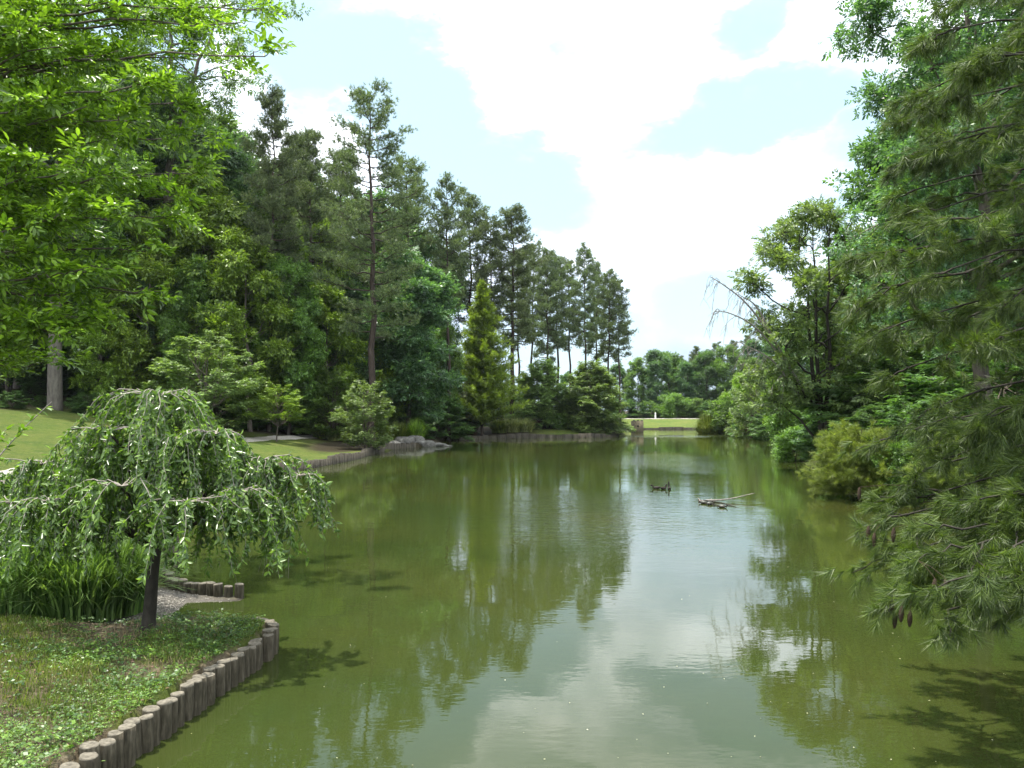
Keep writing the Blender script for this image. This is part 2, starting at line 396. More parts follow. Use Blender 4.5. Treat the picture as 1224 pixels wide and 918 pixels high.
def tuft(rng, n=12, spread=.6, w=.05):
    V = []; F = []
    for k in range(n):
        a = rng.random() * 6.283; e = spread * math.sqrt(rng.random())
        d = unit(np.array([math.cos(e), math.sin(e) * math.cos(a), math.sin(e) * math.sin(a)]))
        p = np.array([rng.random() * .45, 0, 0]); sd = unit(np.cross(d, rng.normal(size=3))) * w / 2
        L = rng.uniform(.45, .65); b = len(V)
        V += [p - sd, p + sd, p + d * L]; F.append([b, b + 1, b + 2])
    return np.array(V), F
TUFT = [tuft(RNG, 16, 1.15, .075) for _ in range(4)]
BRUSH = [tuft(RNG, 60, .8, .02) for _ in range(4)]
def frond(rng, n=12):
    V = []; F = []
    for k in range(n):
        for s in (-1, 1):
            x = (k + .5) / n; L = .34 * math.sin(math.pi * (.15 + .8 * x)) + .05; b = len(V)
            d = unit(np.array([.6, s, rng.normal(0, .2)])); p = np.array([x, 0, 0]); e = np.array([.045, 0, 0])
            V += [p - e, p + e, p + d * L]; F.append([b, b + 1, b + 2])
    return np.array(V), F
FROND = [frond(RNG, 9) for _ in range(3)]

def fill(mb, tpls, rng, P, X, Z, S):
    k = rng.integers(0, len(tpls), len(P)); S = np.broadcast_to(S, (len(P),))
    for j, tp in enumerate(tpls):
        q = k == j
        mb.scatter(tp[0], tp[1], P[q], X[q], Z[q], S[q])

def ball(rng, n, c, r, shell=.55):
    d = unit(rng.normal(size=(n, 3))); u = rng.random(n)
    rr = shell + (1 - shell) * u; rr = np.where(rng.random(n) < .3, rng.random(n), rr)
    return d, np.asarray(c) + d * rr[:, None] * np.asarray(r)

# ------------------------------------------------------------------ tree builders (local origin at the base)
def broadleaf(name, mat, bark, H, Rc, base, seed, nl=14, nclump=9, nspr=26, ssz=.5, flat=.55, r0=.22, top=.62, tpls=None, lobe=.34, cl=.85, trunks=1):
    rng = np.random.default_rng(seed); tpls = tpls or SPR
    root = empty(name); tm = MB(); cm = MB()
    axes = []
    for k in range(trunks):
        a = rng.random() * 6.28; L = (0 if trunks == 1 else .22) * Rc
        P = curve((0, 0, -.3), (L * math.cos(a) + rng.normal(0, .02 * H), L * math.sin(a) + rng.normal(0, .02 * H), .9 * H), 0, 9, .007 * H, rng)
        tm.tube(P, np.linspace(r0, r0 * .12, 9) * (1 if trunks == 1 else .7), 8); axes.append(P)
    for l in range(nl):
        t = (l + rng.random()) / nl
        z = H * (base + (1 - base) * t * .93)
        prof = Rc * (math.sin(math.pi * (.14 + .8 * t) ** (top / .62)) ** .65)
        a = l * 2.4 + rng.normal(0, .5); rr = prof * rng.uniform(.45, .8)
        P = axes[l % trunks]
        j = min(len(P) - 1, max(1, int(np.searchsorted(P[:, 2], z - .25 * rr * 1.2))))
        c = np.array([P[j][0] + rr * math.cos(a), P[j][1] + rr * math.sin(a), z])
        tm.tube(curve(P[max(0, j - 1)], c, -.05 * rr, 6, .05 * rr ** .5, rng), np.linspace(r0 * .38 * (1 - .6 * t), .025, 6), 5)
        lr = lobe * Rc * rng.uniform(.8, 1.25) * (1 - .35 * t)
        for q in range(nclump):
            d = unit(rng.normal(size=3)); d[2] *= .75
            cc = c + d * lr * rng.uniform(.5, 1.1)
            tm.tube(curve(c, cc, 0, 3), [.03, .02, .008], 3)
            cr = cl * rng.uniform(.6, 1.15)
            n = int(nspr * rng.uniform(.6, 1.3))
            dd, PP = ball(rng, n, cc, (cr, cr, cr * flat), .5)
            Xd = dd + rng.normal(0, .45, (n, 3)) + [0, 0, -.1]
            Zd = np.array([0, 0, 1.0]) + dd * .5 + rng.normal(0, .35, (n, 3))
            fill(cm, tpls, rng, PP, Xd, Zd, ssz * rng.uniform(.75, 1.25, n))
    tm.build('trunk', bark, root, True); cm.build('crown', mat, root)
    return root

def pine(name, H, seed, base=.48, nl=44, Rc=3.3, r0=.27, dens=1.0, tsz=.46, mat=None, topr=.5):
    rng = np.random.default_rng(seed); root = empty(name); tm = MB(); cm = MB()
    ax = curve((0, 0, -.3), (rng.normal(0, .015 * H), rng.normal(0, .015 * H), H * .985), 0, 12, .004 * H, rng)
    tm.tube(ax, np.linspace(r0, .03, 12) ** 1.0, 8)
    for l in range(nl):
        t = ((l + rng.random()) / nl) ** .9
        z = H * (base + (1 - base) * t * .98)
        prof = Rc * (math.sin(math.pi * (.2 + .72 * t)) ** .7 * (1 - .25 * t)) * rng.uniform(.55, 1.2)
        if t < .12: prof *= .8
        a = l * 2.399 + rng.normal(0, .4)
        j = int(z / H * 11); p0 = ax[j] + (ax[min(11, j + 1)] - ax[j]) * (z / H * 11 - j)
        up = prof * (.05 + .45 * t)
        p1 = p0 + [prof * math.cos(a), prof * math.sin(a), up]
        br = curve(p0, p1, -.06 * prof, 6, .03 * prof, rng)
        tm.tube(br, np.linspace(.05 + .03 * (1 - t), .012, 6), 4)
        ns = int((6 + prof * 2.7) * dens)
        for q in range(ns):
            s = rng.uniform(.22, 1.0) if q else 1.0
            b0 = br[0] + (br[-1] - br[0]) * s; b0[2] += 4 * -.06 * prof * s * (1 - s)
            aa = a + rng.choice([-1, 1]) * rng.uniform(.3, 1.1); L = prof * rng.uniform(.14, .34) * (1 if q else .3)
            b1 = b0 + [L * math.cos(aa), L * math.sin(aa), L * rng.uniform(.1, .6)]
            tm.tube([b0, (b0 + b1) / 2, b1], [.018, .012, .006], 3)
            n = rng.integers(8, 14)
            PP = b0 + (b1 - b0) * rng.uniform(.4, 1.1, n)[:, None] + rng.normal(0, .26, (n, 3)) * [1, 1, .75]
            Xd = unit(b1 - b0) * .6 + rng.normal(0, .5, (n, 3)) + [0, 0, .45]
            fill(cm, TUFT, rng, PP, Xd, rng.normal(size=(n, 3)), tsz * rng.uniform(.7, 1.2, n))
    tm.build('trunk', M['bark_pine'], root, True); cm.build('crown', mat or M['needle'], root)
    return root

def layered(name, mat, H, Rc, seed, base=.1, nl=34, bark=None, ssz=.34, nspr=34, trunks=3, r0=.07, thick=.10, power=.6, tpls=None, dome=False):
    """spreading shrub or small tree with flat sprays of foliage"""
    rng = np.random.default_rng(seed); root = empty(name); tm = MB(); cm = MB()
    stems = []
    for k in range(trunks):
        a = k * 6.28 / trunks + rng.random(); L = (.22 if trunks > 1 else .03) * Rc
        P = curve((.05 * k, 0, -.2), (L * math.cos(a), L * math.sin(a), .85 * H), 0, 7, .015 * H, rng)
        tm.tube(P, np.linspace(r0, .015, 7), 6); stems.append(P)
    for l in range(nl):
        t = (l + rng.random()) / nl; z = H * (base + (1 - base) * t)
        prof = Rc * max(.12, (1 - ((t - .25) / .8) ** 2 if t > .25 else 1 - ((.25 - t) / .5) ** 2)) ** power
        if dome: prof = Rc * max(.1, 1 - t ** 1.9) ** .62
        a = l * 2.399 + rng.normal(0, .3); rr = prof * rng.uniform(.55, 1.05)
        P = stems[l % trunks]; j = max(0, min(6, int(max(0, z - .3 * rr) / H * 6)))
        c = np.array([rr * math.cos(a), rr * math.sin(a), z - .08 * rr]); s0 = P[j]
        br = curve(s0, c, .1 * rr, 6, .03 * rr, rng); tm.tube(br, np.linspace(r0 * .4, .006, 6), 4)
        n = int(nspr * (.5 + rr / Rc))
        s = rng.uniform(.3, 1.05, n) ** .7
        C = br[0] + (br[-1] - br[0]) * s[:, None]; C[:, 2] += .1 * rr * 4 * s * (1 - s)
        tang = np.array([-math.sin(a), math.cos(a), 0])
        wd = (.12 + .22 * s * (1.25 - s) * 2) * max(rr, .5 * Rc) * .8
        PP = C + tang * (rng.uniform(-1, 1, n) * wd)[:, None] + rng.normal(0, 1, (n, 3)) * [.06, .06, thick]
        Xd = np.array([math.cos(a), math.sin(a), -.1]) + tang * rng.normal(0, .7, n)[:, None] + rng.normal(0, .15, (n, 3))
        Zd = np.array([0, 0, 1.0]) + rng.normal(0, .22, (n, 3))
        fill(cm, tpls or SPR_F, rng, PP, Xd, Zd, ssz * rng.uniform(.7, 1.3, n))
    tm.build('trunk', bark or M['bark'], root, True); cm.build('crown', mat, root)
    return root

def conical(name, mat, H, Rc, seed, nb=150, r0=.2):
    rng = np.random.default_rng(seed); root = empty(name); tm = MB(); cm = MB()
    tm.tube(curve((0, 0, -.3), (0, 0, H * .98), 0, 8, .02, rng), np.linspace(r0, .015, 8), 8)
    for l in range(nb):
        t = (l + rng.random()) / nb; z = H * (.06 + .92 * t)
        L = Rc * (1 - t) ** 1.0 * rng.uniform(.45, 1.25) + .2; a = l * 2.399 + rng.normal(0, .3)
        p1 = np.array([L * math.cos(a), L * math.sin(a), z + L * rng.uniform(.25, .6)])
        br = curve((0, 0, z), p1, -.08 * L, 5); tm.tube(br, np.linspace(.035, .006, 5), 4)
        n = int(14 + L * 34); s = rng.uniform(.15, 1.05, n)
        C = br[0] + (br[-1] - br[0]) * s[:, None]
        PP = C + rng.normal(0, 1, (n, 3)) * [.14, .14, .10]
        Xd = (p1 - [0, 0, z]) * .5 / L + rng.normal(0, .55, (n, 3)) + [0, 0, .15]
        fill(cm, FROND, rng, PP, Xd, np.array([0, 0, 1.]) + rng.normal(0, .6, (n, 3)), rng.uniform(.3, .6, n))
    tm.build('trunk', M['bark_pine'], root, True); cm.build('crown', mat, root)
    return root

def grass_clump(name, mat, H, Rc, n, seed, w=.012, arch=.7, dry=None):
    rng = np.random.default_rng(seed); mb = MB()
    for part in range(1):
        a = rng.random(n) * 6.283; L = H * rng.uniform(.55, 1.15, n)
        r = Rc * .6 * np.sqrt(rng.random(n)); b = np.stack([r * np.cos(a), r * np.sin(a), np.zeros(n)], 1)
        a2 = a + rng.normal(0, .5, n); out = np.stack([np.cos(a2), np.sin(a2), np.zeros(n)], 1)
        sp = rng.uniform(.05, 1.0, n) ** 1.3 * Rc; k = 6; side = np.stack([-np.sin(a2), np.cos(a2), np.zeros(n)], 1)
        V = np.zeros((n, k, 2, 3))
        for j in range(k):
            t = j / (k - 1)
            c = b + out * (sp * t ** 1.6)[:, None]; c[:, 2] = L * (t * (1 + .25 * arch) - arch * .75 * t ** 3 * (sp / Rc))
            ww = w * (1 - t ** 2) + .0008
            V[:, j, 0] = c - side * ww; V[:, j, 1] = c + side * ww
        base = (np.arange(n) * k * 2)[:, None]; F = []
        for j in range(k - 1):
            F.append(np.concatenate([base + 2 * j, base + 2 * j + 1, base + 2 * j + 3, base + 2 * j + 2], 1))
        mb.add(V.reshape(-1, 3), np.concatenate(F))
    return mb.build(name, mat)

def put(o, x, y, s=1.0, sz=None, rz=None, dz=0.0, label=None, cat=None, group=None):
    o.location = (x, y, gz(x, y) + dz)
    o.rotation_euler = (0, 0, random.uniform(0, 6.28) if rz is None else rz)
    o.scale = (s, s, sz if sz else s)
    return tag(o, label, cat, group)

# ------------------------------------------------------------------ prototypes
PROTO = {}
def proto(key, fn, H): PROTO[key] = [fn, H, None]
def inst(key):
    p = PROTO[key]
    if p[2] is None: p[2] = p[0](); return p[2], p[1]
    return copy_tree(p[2]), p[1]
proto('oak1', lambda: broadleaf('broadleaf_tree', M['leaf_a'], M['bark'], 20, 4.6, .22, 1, 22, 10, 34, .62), 20.2)
proto('oak2', lambda: broadleaf('broadleaf_tree', M['leaf_b'], M['bark'], 20, 4.4, .18, 2, 24, 10, 34, .62), 20.2)
proto('oak3', lambda: broadleaf('broadleaf_tree', M['leaf_c'], M['bark'], 16, 3.8, .15, 3, 18, 9, 32, .6), 16.2)
proto('oak4', lambda: broadleaf('broadleaf_tree', M['leaf_d'], M['bark'], 18, 4.8, .1, 4, 22, 10, 34, .66), 18.2)
proto('pine1', lambda: pine('pine_tree', 26, 5), 26.3)
proto('pine2', lambda: pine('pine_tree', 26, 6, .45, 46, 3.2), 26.3)
proto('pine3', lambda: pine('pine_tree', 26, 7, .38, 52, 3.3, dens=1.1), 26.3)
proto('pine4', lambda: pine('pine_tree', 26, 8, .52, 40, 3.2), 26.3)
proto('shrub1', lambda: layered('layered_shrub', M['leaf_maple'], 5, 3.0, 9, nl=52, nspr=60), 5.1)
proto('shrub2', lambda: layered('layered_shrub', M['leaf_a'], 5, 3.0, 10, nl=52, nspr=60, ssz=.36), 5.1)
proto('shrub3', lambda: layered('dark_shrub', M['leaf_d'], 4, 3.0, 12, base=.02, nl=46, nspr=60, ssz=.4), 4.1)
proto('dome', lambda: layered('round_bush', M['leaf_dome'], 7, 4.0, 14, base=.0, nl=110, nspr=95, ssz=.42, thick=.16, dome=True), 7.1)
proto('bush1', lambda: broadleaf('round_bush', M['leaf_a'], M['bark'], 4, 2.3, .05, 13, 16, 8, 26, .36, .7, .06, cl=.5, trunks=3), 4.1)

def tree(key, px, D, ytop, label, cat='tree', group=None, wide=1.0, name=None, x=None):
    x = wx(px, D) if x is None else x
    o, H = inst(key); z0 = gz(x, D)
    s = (wz(ytop, D) - z0) / H
    put(o, x, D, s * wide, s, label=label, cat=cat, group=group)
    if name: o.name = name
    return o

# ------------------------------------------------------------------ left hillside
big = pine('pine_tree', 30, 21, .30, 58, 5.0, .34, .85, .48)
xb, Db = wx(446, 67), 67; s = (wz(94, Db) - gz(xb, Db)) / 30.2
put(big, xb, Db, s, s, 1.0, label='tallest pine, broad open crown and thick dark trunk, behind the bright maple shrub', cat='pine tree')
for px, D, yt, k, w, lb in [
    (322, 66, 95, 'pine3', .8, 'narrow dark pine left of the tallest pine, with a small tuft above the greenery'),
    (372, 74, 146, 'pine1', .9, 'pine half hidden between the narrow dark pine and the tallest pine'),
    (350, 80, 150, 'pine3', .95, 'pine filling the gap between the narrow dark pine and the half hidden pine'),
    (290, 78, 150, 'pine1', .9, 'pine just left of the narrow dark pine'),
    (404, 82, 168, 'pine3', 1.0, 'pine close behind the left side of the tallest pine'),
    (492, 86, 182, 'pine1', .9, 'pine showing behind the right side of the tallest pine'),
    (538, 84, 207, 'pine4', .75, 'slim pine with a long bare trunk beside the bright conical cypress'),
    (566, 99, 225, 'pine2', .95, 'middling pine whose top rises behind the slim bare-trunked pine'),
    (590, 96, 252, 'pine1', .8, 'lower pine tucked between the middling pine and the dense dark pine'),
    (612, 98, 240, 'pine3', 1.15, 'dense dark pine with a pointed top right of the bright cypress'),
]:
    tree(k, px, D, yt, lb, 'pine tree', None, w)
for px, D, yt, k, w in [(634, 121, 285, 'pine2', .8), (655, 118, 292, 'pine3', .85), (668, 124, 300, 'pine2', .9), (683, 127, 304, 'pine2', .8),
                        (700, 119, 290, 'pine2', .8), (713, 129, 310, 'pine3', .7), (727, 122, 318, 'pine2', .9), (742, 124, 328, 'pine2', .8), (622, 129, 300, 'pine2', .8)]:
    tree(k, px, D, yt, 'tall bare-trunked pine in the airy grove above the round bushes', 'pine tree', 'pines in the airy grove', w)

# tall forked deciduous tree with its fork against the sky
def forked():
    rng = np.random.default_rng(31); root = empty('forked_tree'); tm = MB(); cm = MB()
    z1 = 18.5
    tm.tube(curve((0, 0, -.5), (.9, 0, z1), 0, 8, .06, rng), np.linspace(.42, .28, 8), 9)
    A = curve((.9, 0, z1 - .1), (.5, .3, 30), 0, 8, .1, rng); B = curve((.9, 0, z1 - .1), (4.2, -.3, 27.5), .3, 8, .1, rng)
    tm.tube(A, np.linspace(.24, .04, 8), 7); tm.tube(B, np.linspace(.2, .04, 8), 7)
    for k in range(46):
        ax = A if k % 2 else B
        if k < 18: c0 = np.array([.05 * k, 0, 9 + .55 * k]); s = 0
        else:
            j = rng.integers(1, 8); c0 = ax[j]
        a = rng.random() * 6.28; L = rng.uniform(1.2, 3.6)
        c = c0 + [L * math.cos(a), L * math.sin(a), rng.uniform(.3, 1.4)]
        tm.tube(curve(c0, c, .1, 5, .08, rng), np.linspace(.08, .015, 5), 4)
        for q in range(6):
            cc = c + rng.normal(0, .75, 3) * [1, 1, .6]; n = rng.integers(14, 30)
            dd, PP = ball(rng, n, cc, (.75, .75, .45), .3)
            fill(cm, SPR, rng, PP, dd + rng.normal(0, .5, (n, 3)), np.array([0, 0, 1.]) + rng.normal(0, .5, (n, 3)), .5 * rng.uniform(.7, 1.2, n))
    tm.build('trunk', M['bark'], root, True); cm.build('crown', M['leaf_a'], root)
    return root
f = forked(); xf = wx(186, 68)
put(f, xf, 68, 1.0, 1.0, 0.0, label='tall tree whose trunk forks into two against the sky at upper left', cat='tree')
f.scale = ((1.27,) * 3)

# trunk of the tree standing at the lawn edge
lt = broadleaf('broadleaf_tree', M['leaf_a'], M['bark_pale'], 27, 6.0, .38, 33, 26, 11, 34, .6, r0=.55)
put(lt, wx(66, 60), 60, 1.0, 1.0, 0.4, label='big grey-trunked tree standing where the lawn meets the woods', cat='tree')

for px, D, yt, k, w, lb in [
    (125, 68, 30, 'oak2', 1.0, None), (255, 73, 128, 'oak2', 1.0, None), (225, 76, 110, 'oak1', 1.0, None), (20, 76, -20, 'oak1', 1.0, None), (-60, 66, -60, 'oak1', 1.1, None),
    (170, 80, 60, 'oak1', 1.0, None), (345, 88, 190, 'oak1', .9, None), (225, 90, 120, 'oak4', 1.0, None), (430, 92, 215, 'oak4', .9, None),
    (80, 90, 20, 'oak4', 1.1, None), (300, 100, 180, 'oak2', 1.0, None), (465, 100, 235, 'oak1', .9, None), (-20, 95, -20, 'oak2', 1.2, None),
    (395, 104, 215, 'oak4', 1.0, None), (520, 98, 268, 'oak2', .9, None), (140, 104, 80, 'oak1', 1.2, None), (-130, 75, -90, 'oak2', 1.2, None)]:
    tree(k, px, D, yt, 'broadleaf tree in the dense woodland filling the left hillside', 'tree', 'broadleaf trees of the left woodland', w)
tree('oak3', 258, 68, 200, 'light green tree right of the forked tree, above the layered shrubs', 'tree', None, 1.0)
tree('oak1', 315, 70, 235, 'mid green tree under the narrow dark pine', 'tree', None, .95)
tree('oak3', 366, 76, 255, 'leafy tree left of the tallest pine trunk, under the half hidden pine', 'tree', None, .85)
tree('oak2', 492, 75, 288, 'blue-green round-crowned tree between the tallest pine and the cypress', 'tree', None, 1.25)
tree('oak2', 415, 80, 320, 'blue-green tree low behind the tallest pine trunk', 'tree', None, 1.25)
tree('oak2', 205, 68, 285, 'blue-green tree low behind the weeping cherry and below the forked tree', 'tree', None, 1.1)
tree('oak1', 120, 68, 300, 'mid green tree in shade right of the big grey trunk', 'tree', None, 1.2)
tree('oak1', 10, 68, 290, 'mid green tree in shade left of the big grey trunk', 'tree', None, 1.3)
tree('oak1', 285, 72, 330, 'mid green tree behind the large layered shrub', 'tree', None, 1.3)

for px, D, yt, k, w, lb in [(300, 64, 268, 'oak3', .9, 'bright leafy tree left of centre in the left woods, above the redbud'),
    (235, 63, 300, 'oak1', .9, 'green tree just above the large pale layered shrub'),
    (345, 66, 300, 'oak1', .95, 'green tree above the mid green layered shrub behind the redbud'),
    (395, 70, 330, 'oak3', .85, 'yellow-green tree low to the left of the tallest pine trunk'),
    (170, 64, 240, 'oak3', .9, 'yellow-green tree below the forked tree, left of the large layered shrub'),
    (470, 76, 360, 'oak3', .8, 'leafy yellow-green tree low to the right of the tallest pine trunk'),
    (535, 86, 385, 'oak1', .8, 'small green tree directly left of the cypress'),
    (120, 62, 340, 'oak3', .9, 'yellow-green tree right of the big grey trunk'),
    (-5, 62, 300, 'oak3', 1.0, 'yellow-green tree at the left edge beyond the lawn')]:
    tree(k, px, D, yt, lb, 'tree', None, w)
for px in range(-60, 330, 48):
    tree('shrub3', px, 84 + (px * 7) % 9, 335 + (px * 13) % 40, 'large dark shrub deep inside the left woods', 'shrub', 'large dark shrubs deep in the left woods', 1.3)
# conical bright cypress
cy = conical('cypress_tree', M['cypress'], 18, 5.0, 41, 260)
xc, Dc = wx(576, 90.5), 90.8
s = (wz(334, Dc) - gz(xc, Dc)) / 18.2
put(cy, xc, Dc, s * 1.0, s, label='bright yellow-green conical cypress at the water edge', cat='cypress tree')

# shrubs under the trees
for px, D, yt, k, w, lb in [
    (250, 57, 394, 'shrub1', 1.0, 'large pale layered shrub just right of the weeping cherry top'),
    (345, 68, 404, 'shrub2', .95, 'mid green layered shrub behind the little redbud'),
    (436, 59, 452, 'shrub1', .8, 'bright low spreading maple shrub under the tallest pine'),
    (398, 67, 436, 'shrub2', .9, 'green layered shrub between the redbud and the bright maple shrub'),
    (185, 65, 405, 'shrub2', .95, 'green layered shrub behind the left shoulder of the weeping cherry')]:
    tree(k, px, D, yt, lb, 'shrub', None, w)
for px, D, yt in [(-30, 54, 462), (15, 56, 466), (50, 61, 472), (105, 60, 468), (140, 58, 478), (-10, 66, 455), (35, 68, 458), (115, 66, 458), (150, 63, 465), (215, 63, 470), (290, 66, 478), (320, 68, 475), (375, 70, 478), (480, 79, 478), (520, 84, 470), (545, 92, 480), (460, 76, 470), (500, 90, 440), (60, 75, 430), (600, 110, 462), (690, 125, 468)]:
    tree('shrub3', px, D, yt, 'dark understorey shrub in the shade of the left woods', 'shrub', 'dark understorey shrubs of the left woods', 1.25)
rb = layered('redbud_tree', M['leaf_c'], 5.0, 2.4, 44, base=.42, nl=26, nspr=46, trunks=1, r0=.07, ssz=.34, thick=.09, bark=M['bark'])
xr, Dr = wx(331, 58), 58
s = (wz(455, Dr) - gz(xr, Dr)) / 5.1
put(rb, xr, Dr, s, s, 0.3, label='small flat-topped redbud with a thin stem on the lawn beside the path', cat='tree')
for px, D, yt, w, lb in [(648, 99, 428, .95, 'left one of the two round bushes on the small point'), (706, 98, 430, 1.0, 'right one of the two round bushes, its branches touching the water')]:
    o, H = inst('dome'); x = wx(px, D); z0 = gz(x, D); s = (wz(yt, D) - z0) / H
    put(o, x, D, s * w, s, label=lb, cat='bush'); o.name = 'round_bush'

# low plants on the left shore
gc = grass_clump('ornamental_grass', M['blade'], 1.3, 1.3, 900, 51, .03)
put(gc, wx(472, 71), 70.5 + 1.5, 1.2, 1.2, label='deep green grass clump behind the shore rocks', cat='grass clump')
gc2 = grass_clump('ornamental_grass', M['leaf_c'], 1.5, 1.0, 900, 52, .03); put(gc2, wx(497, 72), 72.2, 1.05, 1.2, label='brightest yellow-green grass clump above the shore rocks', cat='grass clump')
for px, D, sz_, lb in [(612, 93.6, 1.2, 'pale feathery grass clump left on the small lawn point'), (628, 93.9, 1.1, 'pale feathery grass clump right on the small lawn point'), (597, 93.4, 1.2, 'greyer grass clump at the foot of the cypress')]:
    g = grass_clump('ornamental_grass', M['blade_y'] if px > 600 else M['blade'], 1.3, 1.2, 700, int(px), .03); put(g, wx(px, D), D, sz_, label=lb, cat='grass clump')
g = grass_clump('ornamental_grass', M['blade'], .9, .9, 600, 53, .03); put(g, wx(385, 67), 67, 1.3, label='small round grass tuft at the end of the gravel path', cat='grass clump')
g = grass_clump('ornamental_grass', M['blade_y'], .7, .7, 500, 54, .025); put(g, wx(399, 66), 66, 1.1, label='pale silvery tuft beside the round grass tuft at the path end', cat='grass clump')
o, H = inst('bush1'); put(o, wx(668, 95.5), 97, .45, label='low fern-like plant in front of the round bushes', cat='plant'); o.name = 'fern_plant'
bb = broadleaf('brown_shrub', M['brown_leaf'], M['bark'], 2.4, 1.5, .05, 56, 10, 7, 20, .3, .7, .04, cl=.4, trunks=3)
put(bb, wx(640, 97), 98, .9, label='reddish brown shrub between the cypress and the round bushes', cat='shrub')
bb2 = broadleaf('brown_shrub', M['brown_leaf'], M['bark'], 1.6, 1.3, .05, 57, 8, 7, 20, .25, .7, .04, cl=.35, trunks=3)
put(bb2, wx(560, 90), 92.2, .8, label='low twiggy brown shrub on the bank left of the cypress', cat='shrub')

# ------------------------------------------------------------------ edging walls
def log_wall(line, label, d, hmin, hmax, zb, seed, name='log_edging'):
    rng = np.random.default_rng(seed); root = empty(name, (line[0][0], line[0][1], 0))
    C = catmull(line, 40); L = np.concatenate([[0], np.cumsum(np.linalg.norm(np.diff(C, axis=0), axis=1))])
    n = int(L[-1] / d)
    hprev = 0
    for k in range(n):
        s = (k + .5) * d; x = np.interp(s, L, C[:, 0]); y = np.interp(s, L, C[:, 1])
        r = d / 2 * rng.uniform(.86, 1.12); h = rng.uniform(hmin, hmax)
        a = np.arange(14) * 2 * math.pi / 14; wob = 1 + .05 * np.sin(a * 2 + rng.random() * 6) + rng.normal(0, .015, 14)
        tx, ty = rng.normal(0, .02, 2); rings = []
        for z, f_ in ((zb, 1.0), (h * .5, 1.01), (h - .012, .98), (h, .9)):
            t_ = (z - zb)
            tilt = .03 * np.cos(a + rng.random() * .1) * (z > h - .05)
            rings.append(np.stack([r * f_ * wob * np.cos(a) + tx * t_, r * f_ * wob * np.sin(a) + ty * t_, np.full(14, z) + tilt * rng.uniform(-.4, .4)], 1))
        mb = MB(); V = np.concatenate(rings + [np.array([[tx * (h - zb), ty * (h - zb), h - .004]])])
        F = [[q * 14 + j, q * 14 + (j + 1) % 14, (q + 1) * 14 + (j + 1) % 14, (q + 1) * 14 + j] for q in range(3) for j in range(14)]
        mb.add(V + [x + rng.normal(0, .008) - line[0][0], y + rng.normal(0, .008) - line[0][1], 0], F)
        mb.t.append(np.array([[42 + j, 42 + (j + 1) % 14, 56] for j in range(14)]))
        lg = mb.build('log', M['wood_log'], root, True)
        lg.data.materials.append(M['log_end'])
        mi = np.zeros(len(lg.data.polygons), np.int32); mi[28:] = 1; lg.data.polygons.foreach_set('material_index', mi)
        smf = np.ones(len(mi), bool); smf[42:] = False; lg.data.polygons.foreach_set('use_smooth', smf)
    return tag(root, label, 'log wall')
log_wall([(-3.76, 4.6), (-3.68, 5.5), (-3.58, 6.5), (-3.42, 8.0), (-3.34, 8.8), (-3.2, 10.0), (-3.17, 10.5), (-3.22, 10.9), (-3.42, 11.18), (-3.72, 11.3)],
         'near wall of upright weathered logs curving round the bank below the cherry', .15, .31, .365, -.6, 61)
log_wall([(-7.0, 15.7), (-6.35, 14.9), (-5.95, 14.35), (-5.5, 14.02), (-5.0, 13.82), (-4.42, 13.76)],
         'low row of short pale logs jutting into the water behind the cherry trunk', .17, .17, .25, -.6, 62)

def block_wall(line, label, w, h, seed, name, step=.35):
    rng = np.random.default_rng(seed); C = catmull(line, 40)
    L = np.concatenate([[0], np.cumsum(np.linalg.norm(np.diff(C, axis=0), axis=1))]); mb = MB(); s = 0
    while s < L[-1] - step:
        l = step * rng.uniform(.7, 1.4); a = np.array([np.interp(s, L, C[:, 0]), np.interp(s, L, C[:, 1])]); b = np.array([np.interp(s + l * .95, L, C[:, 0]), np.interp(s + l * .95, L, C[:, 1])])
        t = (b - a) / np.linalg.norm(b - a); n_ = np.array([-t[1], t[0]]) * w / 2 * rng.uniform(.85, 1.15); hh = h * rng.uniform(.8, 1.2) + .06 * math.sin(s * .8)
        V = [(*(a - n_), -.6), (*(b - n_), -.6), (*(b + n_), -.6), (*(a + n_), -.6)]
        V += [(p[0], p[1], hh + rng.normal(0, .015)) for p in V]
        mb.add(V, [[0, 1, 5, 4], [1, 2, 6, 5], [2, 3, 7, 6], [3, 0, 4, 7], [4, 5, 6, 7]]); s += l
    return tag(mb.build(name, M['edge']), label, 'retaining wall')
block_wall([(-6.9, 16.4), (-7.3, 17.2), (-9.0, 20), (-11.25, 27), (-12.25, 36), (-11.15, 44), (-10.25, 52), (-10.15, 60), (-9.6, 65.5), (-8.2, 69)],
           'low weathered retaining wall holding the left lawn along the water', .28, .42, 63, 'retaining_wall')
block_wall([(-6.6, 84.8), (-3, 89.3), (3, 91.8), (7.5, 92.8), (11, 94.3), (13, 96.2)],
           'dark low wooden retaining wall below the cypress and the small lawn', .3, .42, 64, 'retaining_wall', .9)

